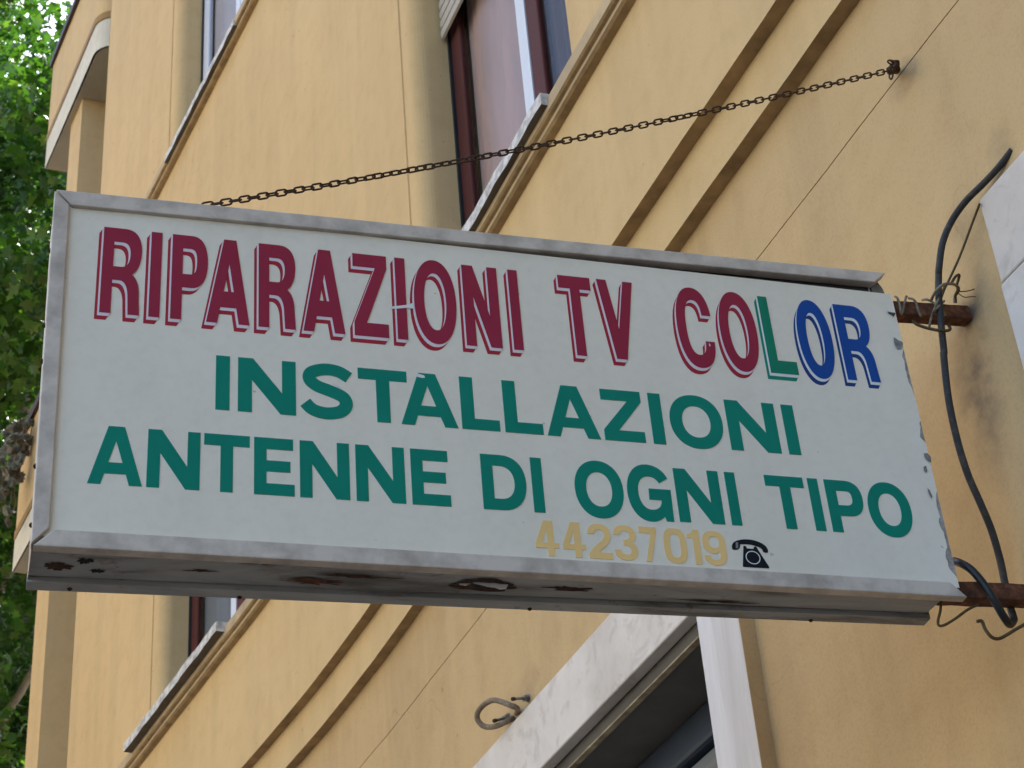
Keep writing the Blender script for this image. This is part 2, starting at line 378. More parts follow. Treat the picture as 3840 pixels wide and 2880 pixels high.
def window(xc, z0, z1, curt, tint2, shut_z, slab_p, slab_z, slab_half, sc=0., fm=None):
    ang = 0. if xc < WX0 else math.atan(WS)
    ox, oy = xc, Yw(xc); ca, sa = math.cos(ang), math.sin(ang)
    T = lambda s, y, z: (ox + s * ca - y * sa, oy + s * sa + y * ca, z)
    IN = .540
    f = MB()                                                  # outer frame of the casement window
    for s0, s1 in ((IN - .095, IN - .002), (-HALF + .004, -IN + .095)): f.box(s0, s1, -.172, -.145, z0 + .02, z1 - .02, 0, T)
    f.box(-IN + .095, IN - .095, -.172, -.147, z0 + .02, z0 + .10, 0, T); f.box(-IN + .095, IN - .095, -.172, -.147, z1 - .10, z1 - .02, 0, T)
    f.box(-.205, -.115, -.172, -.142, z0 + .10, z1 - .10, 0, T)          # meeting stile of the near casement
    wo = f.build('window', fm or WOOD, B); bevel(wo, .006)
    p = MB(); p.box(-.115, -.048, -.172, -.140, z0 + .10, z1 - .10, 0, T); p.build('pale_strip', PALE, wo)  # pale strip paints the bright sky reflection on the glass
    for sg in (1, -1):
        gd = MB(); IE = IN if sg > 0 else HALF - .003
        a, b = sorted((sg * IE, sg * (IE - .011))); gd.box(a, b, -.1449, -.134, z0 + .01, z1, 0, T)
        gd.build('shutter_guide', GUIDE, wo)
    for s0, s1, cm in ((-.048, IN - .095, curt), (-IN + .095, -.205, tint2)):
        pn = MB(); pn.box(s0, s1, -.1575, -.1545, z0 + .10, z1 - .10, 0, T); pn.build('pane', GLASS, wo)
        cv = MB(); n = 48                                      # coloured sheet behind the pane, paints in what the glass reflects
        fn = lambda k: -.178 - .007 * math.sin(k * .31) - .003 * math.sin(k * .83 + 1)
        for k in range(n):
            a = s0 + (s1 - s0) * k / n; b = s0 + (s1 - s0) * (k + 1) / n
            cv.quad(T(a, fn(k), z0), T(a, fn(k), z1), T(b, fn(k + 1), z1), T(b, fn(k + 1), z0))
        cv.build('pane_tint', cm, wo, True)
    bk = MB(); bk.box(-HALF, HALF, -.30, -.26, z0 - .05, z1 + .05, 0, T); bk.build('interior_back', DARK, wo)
    # rounded plaster reveals, head and bottom
    sr = MB(); r = .06
    half = [(HALF, 0), (HALF - .002, -.007), (HALF - .012, -.007), (HALF - .016, -.001), (HALF - .020, .001)]
    half += [(HALF - .070 - r * math.sin(t), -r + .001 + r * math.cos(t)) for t in np.linspace(0, math.pi / 2, 9)]
    half += [(IN, -.30)]
    sr.extr([(-HALF, 0), (-HALF + .003, -.30)], [(lambda a, b, z=z: T(a, b, z)) for z in (z1, z0)])
    for sg in (1,):
        sr.extr([(sg * a, b) for a, b in half], [(lambda a, b, z=z: T(a, b, z)) for z in (np.linspace(z0, z1, 9) if sg > 0 else np.linspace(z1, z0, 9))])
    hd = [(z1, 0.), (z1 - .001, -.30)]
    sr.quad(T(-HALF, 0, z1), T(-HALF, -.30, z1), T(HALF, -.30, z1), T(HALF, 0, z1))
    sr.quad(T(-HALF, 0, z0), T(HALF, 0, z0), T(HALF, -.30, z0), T(-HALF, -.30, z0))
    sr.build('reveal', OCHRE, wo, False)
    # stone sill slab
    sb = MB(); n = 26; h = .042; T0 = T; T = lambda s, y, z: T0(s + sc, y, z)
    def edge(s, k): return slab_p + .002 * jit(s * 5 + xc) + .0015 * math.sin(k * 7.3)
    for k in range(n):
        a = -slab_half + 2 * slab_half * k / n; b = -slab_half + 2 * slab_half * (k + 1) / n; ea, eb = edge(a, k), edge(b, k + 1)
        sb.quad(T(a, ea, slab_z - h), T(a, ea, slab_z), T(b, eb, slab_z), T(b, eb, slab_z - h))
        sb.quad(T(a, ea, slab_z), T(a, -.14, slab_z + .012), T(b, -.14, slab_z + .012), T(b, eb, slab_z))
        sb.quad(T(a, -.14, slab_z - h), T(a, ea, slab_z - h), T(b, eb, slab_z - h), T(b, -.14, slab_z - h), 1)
    for s in (-slab_half, slab_half):
        k = 0 if s < 0 else n
        sb.quad(T(s, -.14, slab_z - h), T(s, -.14, slab_z + .012), T(s, edge(s, k), slab_z), T(s, edge(s, k), slab_z - h))
    sb.build('sill', [SILL, SILLSHADE], wo); T = T0
    # roller shutter slats hanging at the head
    z = shut_z; me = None; k = 0
    while z < z1:
        if me is None:
            s_ = MB(); s_.extr([(-.118, 0), (-.109, .003), (-.106, .022), (-.109, .041), (-.118, .044)], [(lambda a, b, s=s: T(s, a, b)) for s in (-HALF + .015, IN - .012)], closed=True, cap=True)
            o = s_.build('shutter_slat', SLATM, wo); me = o.data
        else: o = link(bpy.data.objects.new('shutter_slat', me), wo)
        o.location = (0, 0, z); z += .048
    return wo
window(4.108, *ROWS[0], TINT_P, TINT_D, 6.455, .066, 5.172, .578)
window(7.37, *ROWS[0], TINT_G, TINT_W, 6.60, .082, 5.176, .645, .135)
window(7.37, *ROWS[1], TINT_W, TINT_W, 10.0, .052, 8.545, .57, .0, PALE)
window(4.108, *ROWS[1], TINT_G, TINT_D, 9.7, .090, 8.572, .578)
window(.846, *ROWS[0], TINT_G, TINT_D, 6.5, .066, 5.172, .578)

# balconies over the loggia
def balcony(zb, zp, zt):
    path = []; o = .05; xn, xf = 9.60, 11.02; r = .16
    y1 = Yw(xn + r) + o
    path.append((xn, -1.0)); path.append((xn, y1 - r))
    for t in np.linspace(0, math.pi / 2, 8)[1:]: path.append((xn + r - r * math.cos(t), y1 - r + r * math.sin(t)))
    path.append((xf, Yw(xf) + o)); path.append((xf, -1.0))
    def wallstrip(za, zb_, grow, mat, name, parent, top=False, bot=False):
        P = []
        for i, (x, y) in enumerate(path):
            a = np.array(path[max(i - 1, 0)]); b = np.array(path[min(i + 1, len(path) - 1)]); t = b - a; t = t / np.linalg.norm(t)
            P.append((x - t[1] * grow, y + t[0] * grow))
        mb = MB()
        for i in range(len(P) - 1):
            (xa, ya), (xb, yb) = P[i], P[i + 1]
            mb.quad((xa, ya, za), (xa, ya, zb_), (xb, yb, zb_), (xb, yb, za))
        if top: mb.poly([(x, y, zb_) for x, y in P])
        if bot: mb.poly([(x, y, za) for x, y in P][::-1])
        return mb.build(name, mat, parent)
    pa = wallstrip(zp, zt, 0., OCHRE, 'balcony', B)
    wallstrip(zp - .004, zp + .058, .010, TRIM, 'trim', pa)
    wallstrip(zb, zp - .004, .002, CREAM, 'slab_edge', pa)
    wallstrip(zb - .001, zb + .002, -.012, SOFFIT, 'soffit', pa, bot=True)
    wallstrip(zt, zt + .065, .035, COPING, 'coping', pa, top=True, bot=True)
    return pa
balcony(10.92, 11.19, 11.95)
balcony(7.55, 7.79, 8.55)

# doorway with marble surround and roller shutter
def slab_box(name, x0, x1, o0, o1, z0, z1, mat, bev=.004):
    mb = MB(); n = max(1, int((x1 - x0) / .4))
    for i in range(1): mb.box(x0, x1, o0, o1, z0, z1, 0, lambda x, y, z: wp(x, y, z))
    o = mb.build(name, mat, B); bevel(o, bev); return o
slab_box('lintel', 3.268, 5.50, -.092, -.056, 3.468, 3.664, MARBLE)
slab_box('door_jamb', 3.089, 3.266, -.073, -.040, .13, 3.70, MARBLE_V)
js = MB(); js.box(3.0885, 3.12, -.09, -.0412, .13, 3.70); js.build('jamb_side', OCHRE_LOW, B)
slab_box('door_jamb', 5.30, 5.48, -.092, -.058, .13, 3.466, MARBLE_V)
dr = MB()
dr.quad((3.20, -.094, 3.440), (3.20, -.094, 3.50), (5.35, -.094, 3.50), (5.35, -.094, 3.440))
dr.quad((3.20, -.094, 3.440), (5.35, -.094, 3.440), (5.35, -.30, 3.440), (3.20, -.30, 3.440))
dr.quad((5.30, -.30, 0), (5.30, -.09, 0), (5.30, -.09, 3.45), (5.30, -.30, 3.45))
dr.quad((3.262, -.09, 0), (3.262, -.30, 0), (3.262, -.30, 3.45), (3.262, -.09, 3.45))
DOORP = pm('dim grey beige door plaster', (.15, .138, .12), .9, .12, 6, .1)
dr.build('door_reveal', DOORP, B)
ds = MB(); ds.box(3.262, 5.30, -.112, -.0945, 3.436, 3.462); ds.build('door_head_strip', pm('chipped cream plaster edge', (.55, .45, .28), .9, .15, 20, .3, c2=(.26, .19, .12)), B)
hb = MB(); hb.box(3.262, 5.30, -.34, -.262, 3.345, 3.439)
ro = hb.build('shop_shutter', SHUTBOX, B); bevel(ro, .012)
me = None
for k in range(40):
    if me is None:
        s_ = MB(); s_.extr([(-.300, 0), (-.284, .004), (-.276, .036), (-.284, .066), (-.300, .070)], [(lambda a, b, x=x: (x, a, b)) for x in (3.27, 5.295)], closed=True, cap=True)
        o = s_.build('shutter_slat', SHUTTER, ro); me = o.data
    else: o = link(bpy.data.objects.new('shutter_slat', me), ro)
    o.location = (0, 0, 3.265 - .08 * k)
sbk = MB(); sbk.box(3.262, 5.30, -.36, -.34, 0, 3.45); sbk.build('shutter_back', DARK, ro)
# neighbouring doorway: only its marble corner shows
slab_box('lintel', .45, 2.081, -.078, -.060, 3.484, 3.668, MARBLE)
slab_box('door_jamb', 1.90, 2.084, -.078, -.0595, .13, 3.482, MARBLE)
dd = MB(); dd.box(.62, 1.905, -.20, -.15, .13, 3.49); dd.build('shop_door', pm('dark door', (.05, .05, .055), .4, .1, 6), B)

# ------------------------------------------------------------------ shop sign (local frame: u along the face towards the wall, v up, w towards the viewer)
SO = np.array([2.3180, 1.5048, 2.8957]); SU = np.array([-0.10783196, -0.9941501, 0.00615136])
SV = np.array([0.0201422, 0.0040015, 0.99978912]); SN = np.array([-0.99396507, 0.10793312, 0.01959288])
sm4 = Matrix.Identity(4)
for i in range(3): sm4[i][0] = SU[i]; sm4[i][1] = SV[i]; sm4[i][2] = SN[i]; sm4[i][3] = SO[i]
SG = empty('shop_sign', mat=sm4)
tag(SG, 'white box sign with crimson, green and blue lettering projecting from the ochre wall', 'sign')
W_, H_ = 1.4143, .636
def sw(u, v, wv): return SO + SU * u + SV * v + SN * wv
def uv(p, wv=0.):
    r = ray(p); o = SO + SN * wv; s = np.dot(o - C, SN) / np.dot(r, SN); d = C + s * r - SO
    return float(d @ SU), float(d @ SV)
from mathutils.geometry import tessellate_polygon
def tess(contours):
    V = [(x, y) for c in contours for x, y in c]
    T = tessellate_polygon([[Vector((x, y, 0)) for x, y in c] for c in contours])
    out = []
    for a, b, c in T:
        ar = (V[b][0] - V[a][0]) * (V[c][1] - V[a][1]) - (V[b][1] - V[a][1]) * (V[c][0] - V[a][0])
        if abs(ar) < 1e-14: continue
        out.append((a, b, c) if ar > 0 else (a, c, b))
    return V, out
def area(c): return sum(c[i][0] * c[(i + 1) % len(c)][1] - c[(i + 1) % len(c)][0] * c[i][1] for i in range(len(c))) / 2
class Flat:
    """stack of thin vinyl layers on the sign face"""
    def __init__(s): s.v = []; s.f = []; s.m = []
    def fill(s, contours, z, m):
        V, T = tess(contours); n = len(s.v); s.v += [(x, y, z) for x, y in V]
        s.f += [tuple(n + i for i in t) for t in T]; s.m += [m] * len(T)
    def sweep(s, contours, z0, d, z1, m):
        s.fill(contours, z0, m); s.fill([[(x + d[0], y + d[1]) for x, y in c] for c in contours], z1, m)
        for c in contours:
            k = len(c)
            for i in range(k):
                a, b = c[i], c[(i + 1) % k]; n = len(s.v)
                s.v += [(a[0], a[1], z0), (b[0], b[1], z0), (b[0] + d[0], b[1] + d[1], z1), (a[0] + d[0], a[1] + d[1], z1)]
                # keep the wall facing the viewer
                e = (b[0] - a[0], b[1] - a[1]); cr = e[0] * d[1] - e[1] * d[0]
                s.f.append((n, n + 1, n + 2, n + 3) if cr > 0 else (n, n + 3, n + 2, n + 1)); s.m.append(m)
def path(*seg, n=9):
    out = []; cur = None
    for q in seg:
        if len(q) == 2: out.append(q); cur = q
        else:
            p0, p1, p2, p3 = cur, q[0:2], q[2:4], q[4:6]
            for k in range(1, n + 1):
                t = k / n; a = (1 - t) ** 3; b = 3 * (1 - t) ** 2 * t; c = 3 * (1 - t) * t * t; d = t ** 3
                out.append((a * p0[0] + b * p1[0] + c * p2[0] + d * p3[0], a * p0[1] + b * p1[1] + c * p2[1] + d * p3[1]))
            cur = q[4:6]
    return out
def oval(cx, cy, rx, ry, e=2.2, n=48):
    o = []
    for k in range(n):
        t = 2 * math.pi * k / n; c, s_ = math.cos(t), math.sin(t)
        o.append((cx + rx * math.copysign(abs(c) ** (2 / e), c), cy + ry * math.copysign(abs(s_) ** (2 / e), s_)))
    return o
def stroke(pts, wd, asp):
    """constant width stroke in glyph fractions; asp = W/H so that the width is even"""
    q = [np.array([p[0] * asp, p[1]]) for p in pts]; q = spline(q, 7); L, R = [], []
    for i in range(len(q)):
        t = q[min(i + 1, len(q) - 1)] - q[max(i - 1, 0)]; t /= np.linalg.norm(t); nrm = np.array([-t[1], t[0]]) * wd / 2
        L.append(q[i] + nrm); R.append(q[i] - nrm)
    return [(p[0] / asp, p[1]) for p in L + R[::-1]]
def glyph(ch, s, b, asp):
    """contours in fractions of the letter box; s stem width / W, b bar height / H"""
    if ch == 'I': return [[(0, 0), (1, 0), (1, 1), (0, 1)]]
    if ch == 'L': return [[(0, 0), (1, 0), (1, b), (s, b), (s, 1), (0, 1)]]
    if ch == 'T': return [[(.5 - s / 2, 0), (.5 + s / 2, 0), (.5 + s / 2, 1 - b), (1, 1 - b), (1, 1), (0, 1), (0, 1 - b), (.5 - s / 2, 1 - b)]]
    if ch == 'E': return [[(0, 0), (1, 0), (1, b), (s, b), (s, .5 - b * .47), (.90, .5 - b * .47), (.90, .5 + b * .5), (s, .5 + b * .5), (s, 1 - b), (.97, 1 - b), (.97, 1), (0, 1)]]
    if ch == 'N': return [[(0, 0), (s, 0), (s, .60), (1 - s * 1.12, 0), (1, 0), (1, 1), (1 - s, 1), (1 - s, .385), (s * 1.08, 1), (0, 1)]]
    if ch == 'Z': return [[(0, 0), (1, 0), (1, b), (.37, b), (1, 1 - b), (1, 1), (0, 1), (0, 1 - b), (.655, 1 - b), (0, b)]]
    if ch == 'V': return [[(.315, 0), (.60, 0), (1, 1), (1 - s, 1), (.475, .38), (s, 1), (0, 1)]]
    if ch == 'A':
        xa, xb = (.385, .675) if s < .26 and asp < .6 else (.335, .640)
        l = s; c0, c1 = .185, .375
        yi = (1 - 2 * l) / (xa + 1 - xb)
        return [[(0, 0), (l, 0), (l + c0 * xa, c0), (1 - l - c0 * (1 - xb), c0), (1 - l, 0), (1, 0), (xb, 1), (xa, 1)],
                [(l + c1 * xa, c1), (l + yi * xa, yi), (1 - l - c1 * (1 - xb), c1)]]
    if ch == 'R': return [path((0, 0), (s, 0), (s, .385), (.46, .385), (.60, .385, .68, .31, .685, .20), (.71, 0), (1, 0), (.97, .22), (.965, .33, .93, .41, .78, .465),
                               (.93, .52, 1, .62, 1, .74), (1, .90, .86, 1, .56, 1), (0, 1)),
                          path((s, .545), (s, .835), (.50, .835), (.64, .835, .71, .79, .71, .70), (.71, .61, .64, .545, .50, .545))]
    if ch == 'P':
        h0 = .375 if b < .18 else .315
        return [path((0, 0), (s, 0), (s, h0), (.56, h0), (.85, h0, 1, h0 + .12, 1, (1 + h0) / 2), (1, .88, .85, 1, .56, 1), (0, 1)),
                path((s, h0 + b), (s, 1 - b), (.50, 1 - b), (.65, 1 - b, 1 - s, .80, 1 - s, (1 + h0) / 2), (1 - s, h0 + b + .05, .65, h0 + b, .50, h0 + b))]
    if ch == 'D': return [path((0, 0), (.45, 0), (.80, 0, 1, .2, 1, .5), (1, .8, .8, 1, .45, 1), (0, 1)),
                          path((s, b), (s, 1 - b), (.42, 1 - b), (.62, 1 - b, 1 - s, .68, 1 - s, .5), (1 - s, .32, .62, b, .42, b))]
    if ch == 'O': return [oval(.5, .5, .5, .5, 2.15), oval(.5, .5, .5 - s, .5 - b, 2.15)]
    if ch == 'C': return [path((1, .655), (.98, .87, .80, 1, .52, 1), (.18, 1, 0, .80, 0, .5), (0, .2, .18, 0, .52, 0), (.83, 0, 1, .12, 1, .335), (.745, .335),
                               (.74, .21, .67, .16, .52, .16), (.34, .16, .26, .28, .26, .5), (.26, .72, .34, .84, .52, .84), (.66, .84, .73, .79, .745, .655))]
    if ch == 'G': return [path((.959, .776), (.87, .93, .70, 1, .50, 1), (.20, 1, 0, .79, 0, .5), (0, .20, .20, 0, .48, 0), (.61, 0, .71, .04, .79, .10), (.82, .02), (.985, .02),
                               (1, .575), (.497, .575), (.483, .383), (.763, .381), (.75, .27, .66, .205, .51, .205), (.35, .205, .25, .33, .25, .5), (.25, .68, .36, .79, .52, .79), (.63, .79, .71, .75, .756, .68))]
    if ch == 'S': return [stroke([(.905, .775), (.70, .872), (.44, .888), (.20, .815), (.165, .69), (.30, .585), (.55, .510), (.79, .415), (.84, .275), (.72, .155), (.46, .112), (.22, .160), (.075, .275)], .205, asp)]
    if ch == '4': return [[(0, .22), (.52, .22), (.52, 0), (.80, 0), (.80, .22), (1, .22), (1, .37), (.80, .37), (.80, 1), (.40, 1), (0, .35)], [(.27, .37), (.52, .76), (.52, .37)]]
    if ch == '2': return [path((0, .70), (.28, .70), (.29, .78, .36, .83, .50, .83), (.64, .83, .72, .79, .72, .70), (.72, .62, .66, .55, .50, .47), (.28, .36, .10, .26, 0, .14), (0, 0), (1, 0), (1, .18), (.42, .18), (.72, .36),
                               (.90, .46, 1, .55, 1, .70), (1, .88, .82, 1, .50, 1), (.18, 1, 0, .90, 0, .70))[:-1]]
    if ch == '3': return [path((0, .72), (.28, .72), (.28, .80, .36, .84, .5, .84), (.62, .84, .69, .80, .69, .71), (.69, .62, .60, .58, .40, .58), (.40, .43), (.62, .43, .72, .39, .72, .29), (.72, .20, .65, .16, .5, .16),
                               (.36, .16, .28, .20, .28, .29), (0, .29), (0, .10, .17, 0, .5, 0), (.82, 0, 1, .09, 1, .27), (1, .39, .92, .47, .78, .51), (.90, .55, .97, .62, .97, .74), (.97, .90, .80, 1, .5, 1), (.18, 1, 0, .91, 0, .72))[:-1]]
    if ch == '7': return [[(.25, 0), (.55, 0), (1, .84), (1, 1), (0, 1), (0, .82), (.68, .82)]]
    if ch == '0': return [oval(.5, .5, .5, .5, 3), oval(.5, .5, .23, .34, 3)]
    if ch == '1': return [[(.38, 0), (.84, 0), (.84, 1), (.46, 1), (.32, .90), (0, .86), (0, .75), (.38, .75)]]
    if ch == '9': return [path((0, .28), (0, .10, .18, 0, .50, 0), (.83, 0, 1, .12, 1, .34), (1, .66), (1, .88, .83, 1, .50, 1), (.18, 1, 0, .88, 0, .67), (0, .46, .16, .34, .44, .34), (.54, .34, .64, .36, .72, .42), (.72, .34),
                               (.72, .22, .66, .15, .50, .15), (.38, .15, .28, .19, .28, .28)), oval(.5, .67, .22, .17, 2.4, 28)]
# milky face panel with a torn right edge
def edge_pts():
    pts = []; sn = lambda t, f_, p: math.sin(t * f_ + p)
    for k in range(241):
        t = k / 240; v = .018 + t * .580; base = 1.4108 + .0098 * t
        nz = .5 + .24 * sn(t, 27, .3) + .16 * sn(t, 63, 1.9) + .08 * sn(t, 131, .7) + .03 * sn(t, 270, 2.)
        d = .0005 * abs(sn(t, 300, 0))
        if .03 < t < .31: e = min(1, (t - .03) / .03, (.31 - t) / .05); d += e * (.003 + .011 * nz * (1 if t < .22 else .55))
        elif .37 < t < .56: d += max(0, nz - .50) * .018
        elif .62 < t < .80: e = min(1, (t - .62) / .03, (.80 - t) / .03); d += e * (.0015 + .0065 * nz)
        pts.append((base - d, v))
    return pts
FW = -.0050                                                        # face plane
TOPV = lambda u: .612 - .0135 * max(0., (u - .40) / 1.02)
topc = [(1.4206 - k * (1.4206 - .016) / 30, 0) for k in range(31)]
topc = [(u, TOPV(u)) for u, _ in topc]
face = Flat(); ep = edge_pts()
outline = [(.016, .018)] + ep + topc[1:]
face.fill([outline], FW, 0)
fp = mesh('face_panel', face.v, face.f, FILM, SG, mi=face.m)
# yellowed base sheet under the torn film
bsx = MB(); zq = FW - .0012
bsx.quad((1.386, .018, zq), (1.4112, .018, zq), (1.4202, .598, zq), (1.395, .600, zq))
bsx.quad((1.4112, .018, zq), (1.4112, .018, zq - .004), (1.4202, .598, zq - .004), (1.4202, .598, zq))
bsx.build('torn_edge', BACKING, SG)

vb1 = lambda u: .4104 - .0062 * u / 1.3; vt1 = lambda u: .5768 - .0140 * u / 1.3
vb2 = lambda u: .2514 - .0045 * u; vt2 = lambda u: .3502 - .0066 * u
vb3 = lambda u: .1086 - .0020 * u; vt3 = lambda u: .2077 - .0042 * u
LINE1 = [('R', .0762, .1354), ('I', .1489, .1656), ('P', .1815, .2368), ('A', .2357, .3021), ('R', .3157, .3736), ('A', .3851, .4510), ('Z', .4655, .5202), ('I', .5340, .5505),
         ('O', .5632, .6322), ('N', .6449, .7036), ('I', .7223, .7384), ('T', .8075, .8630), ('V', .8745, .9372), ('C', 1.0068, 1.0692), ('O', 1.0825, 1.1485), ('L', 1.1607, 1.2108), ('O', 1.2228, 1.2848), ('R', 1.2989, 1.3589)]
LINE2 = [('I', .2505, .2713), ('N', .2836, .3707), ('S', .3785, .4600), ('T', .4664, .5427), ('A', .5313, .6202), ('L', .6262, .6864), ('L', .6946, .7557), ('A', .7619, .8488), ('Z', .8555, .9226), ('I', .9356, .9563),
         ('O', .9682, 1.0576), ('N', 1.0661, 1.1519), ('I', 1.1648, 1.1856)]
LINE3 = [('A', .0710, .1473), ('N', .1531, .2283), ('T', .2336, .2999), ('E', .3064, .3656), ('N', .3736, .4474), ('N', .4569, .5308), ('E', .5404, .5993), ('D', .6487, .7182), ('I', .7272, .7446), ('O', .7950, .8726), ('G', .8790, .9503),
         ('N', .9588, 1.0330), ('I', 1.0441, 1.0612), ('T', 1.1113, 1.1768), ('I', 1.1848, 1.2022), ('P', 1.2134, 1.2756), ('O', 1.2828, 1.3574)]
LINE4 = [('4', .7235, .7590), ('4', .7655, .8010), ('2', .8060, .8420), ('3', .8465, .8830), ('7', .8880, .9155), ('0', .9260, .9625), ('1', .9650, .9880), ('9', .9890, 1.0265)]
def place(cs, u0, u1, vb, vt, shear):
    um = (u0 + u1) / 2; out = []
    for c in cs:
        out.append([(u0 + (u1 - u0) * x + shear * y, vb(u0 + (u1 - u0) * x) * (1 - y) + vt(u0 + (u1 - u0) * x) * y) for x, y in c])
    return out
def ccw(cs):
    return [c if (area(c) > 0) == (i == 0) else c[::-1] for i, c in enumerate(cs)]
def letter(ch, u0, u1, vb, vt, stem, bar, mats, shear, shadow):
    H = vt(u0) - vb(u0); Wd = u1 - u0; b = bar / H; s = stem / Wd
    if ch in 'OCGS': vb_, vt_ = (lambda u: vb(u) - .0032), (lambda u: vt(u) + .0028)
    else: vb_, vt_ = vb, vt
    cs = ccw(place(glyph(ch, s, b, Wd / H), u0, u1, vb_, vt_, shear)); f = Flat()
    if shadow:
        f.sweep(cs, FW + .0006, (-.0070, -.0126), FW + .0002, 1)
        f.sweep(cs, FW + .0010, (-.0028, -.0056), FW + .0008, 2)
        f.fill(cs, FW + .0013, 0)
    else: f.sweep(cs, FW + .0008, (.0, .0), FW + .0001, 0)
    return mesh('letter', f.v, f.f, mats, fp, mi=f.m)
for i, (ch, a, b) in enumerate(LINE1):
    mats = [V_RED, V_RED2, V_PNK]
    if i == 15: mats = [V_LGR, V_GRN2, V_WHT]
    if i >= 16: mats = [V_BLU, V_BLU2, V_WHT]
    letter(ch, a, b, vb1, vt1, .0167, .0265, mats, .0020, True)
for ch, a, b in LINE2: letter(ch, a, b, vb2, vt2, .0209, .0200, [V_GRN], .0010, False)
for ch, a, b in LINE3: letter(ch, a, b, vb3, vt3, .0182, .0195, [V_GRN], .0012, False)
for ch, a, b in LINE4:
    o = letter(ch, a, b, lambda u: .0330, lambda u: .0935, .0095, .0095, [V_YEL], .0010, False); o.name = 'digit'
# telephone pictogram
f = Flat(); PX = lambda cs: [[(1.0365 + .0585 * x + .001 * y, .0330 + .0500 * y) for x, y in c] for c in cs]
f.fill(PX([path((0, .60), (-.02, .74, .03, .84, .13, .90), (.35, 1.02, .65, 1.02, .87, .87), (.98, .79, 1.02, .70, 1.0, .57), (.96, .53, .90, .54, .86, .57), (.85, .68, .82, .70, .74, .74), (.58, .81, .40, .82, .24, .79), (.23, .70, .22, .66, .18, .63), (.12, .58, .04, .57, 0, .60))[::-1]]), FW + .0006, 0)
f.fill(PX([path((.24, 0), (.92, 0), (.96, .0, .97, .03, .955, .07), (.70, .70), (.71, .76, .63, .77, .61, .70), (.60, .66), (.42, .66), (.41, .70), (.39, .77, .31, .76, .32, .70), (.225, .06), (.22, .02, .22, .0, .24, 0))]), FW + .0006, 0)
ring = [oval(.545, .345, .205, .235, 2, 40), oval(.545, .345, .18, .205, 2, 40)]
f.fill(PX(ring), FW + .0009, 1)
f.fill(PX([[(.10, .64), (.17, .66), (.19, .86), (.12, .85)]]), FW + .0009, 2)
mesh('telephone_symbol', f.v, f.f, [V_BLK, V_WHT, CHIP], fp, mi=f.m)
# tears, nicks and bare patches in the film, from the photograph
def patch(name, px, mat, z=.0016):
    f = Flat(); c = [uv(p) for p in px]
    if area(c) < 0: c = c[::-1]
    f.fill([c], FW + z, 0); return mesh(name, f.v, f.f, mat, fp)
zb = lambda x, y: (900 + x * .36166, 800 + y * .36166)
patch('tear', [zb(1560, 955), zb(1620, 948), zb(1735, 935), zb(1800, 915), zb(1812, 975), zb(1755, 972), zb(1735, 966), zb(1620, 975), zb(1570, 978)], V_WHT)
zf = lambda x, y: (1050 + x * .36166, 1300 + y * .36166)
patch('tear', [zf(1425, 262), zf(1500, 285), zf(1510, 308), zf(1480, 312), zf(1430, 300), zf(1410, 285)], V_WHT)
patch('nick', [zf(545, 375), zf(575, 382), zf(590, 410), zf(625, 402), zf(610, 385), zf(560, 360)], V_WHT)
zj = lambda x, y: (3100 + x * .18083, 1000 + y * .18083)
patch('bare_patch', [zj(1275, 900), zj(1330, 915), zj(1380, 925), zj(1435, 930), zj(1440, 960), zj(1405, 1015), zj(1380, 985), zj(1310, 955)], pm('dark bare patch', (.075, .075, .07), .8, .2, 120))
patch('bare_patch', [zj(1405, 1440), zj(1450, 1460), zj(1500, 1500), zj(1575, 1530), zj(1600, 1555), zj(1590, 1640), zj(1540, 1690), zj(1480, 1680), zj(1440, 1620), zj(1415, 1540)], CHIP)
zd = lambda x, y: (2500 + x * .36166, 950 + y * .36166)
patch('nick', [zd(445, 915), zd(455, 930), zd(465, 945), zd(452, 952), zd(446, 935)], V_WHT)
zh = lambda x, y: (2500 + x * .45208, 1450 + y * .45208)
for px in ([zh(2140, 545), zh(2170, 540), zh(2200, 575), zh(2205, 620), zh(2180, 610), zh(2150, 580)], [zh(2138, 655), zh(2160, 645), zh(2172, 690), zh(2155, 705), zh(2140, 685)], [zh(2170, 830), zh(2190, 850), zh(2212, 900), zh(2205, 920), zh(2182, 880)]):
    patch('bare_patch', px, CHIP)
# frame rails with mitred ends
def rail(name, quad, w0=-.016, w1=.0025, lip=True):
    """quad: outer-start, outer-end, inner-end, inner-start in (u,v)"""
    mb = MB(); a, b, c, d = quad; n = 10
    L = lambda p, q, t: (p[0] + (q[0] - p[0]) * t, p[1] + (q[1] - p[1]) * t)
    for k in range(n):
        t0, t1 = k / n, (k + 1) / n; o0, o1 = L(a, b, t0), L(a, b, t1); i0, i1 = L(d, c, t0), L(d, c, t1)
        bow = lambda t: .0
        mb.quad((*i0, w1), (*i1, w1), (*o1, w1), (*o0, w1))
        mb.quad((*o0, w1), (*o1, w1), (*o1, w0), (*o0, w0)); mb.quad((*i1, w1), (*i0, w1), (*i0, w0), (*i1, w0))
        mb.quad((*o0, w0), (*o1, w0), (*i1, w0), (*i0, w0))
    mb.quad((*a, w1), (*a, w0), (*d, w0), (*d, w1)); mb.quad((*b, w0), (*b, w1), (*c, w1), (*c, w0))
    bm = bmesh.new(); me_ = bpy.data.meshes.new(name); me_.from_pydata(mb.v, [], mb.f); bm.from_mesh(me_)
    bmesh.ops.remove_doubles(bm, verts=bm.verts, dist=1e-5); bmesh.ops.recalc_face_normals(bm, faces=bm.faces); bm.to_mesh(me_); bm.free()
    me_.materials.append(ALU); o = link(bpy.data.objects.new(name, me_), SG); bevel(o, .0018); return o
rail('frame_rail', [(.002, H_ + .001), (W_ + .001, H_ + .0035), (W_ - .025, .6165), (.0272, .6085)])
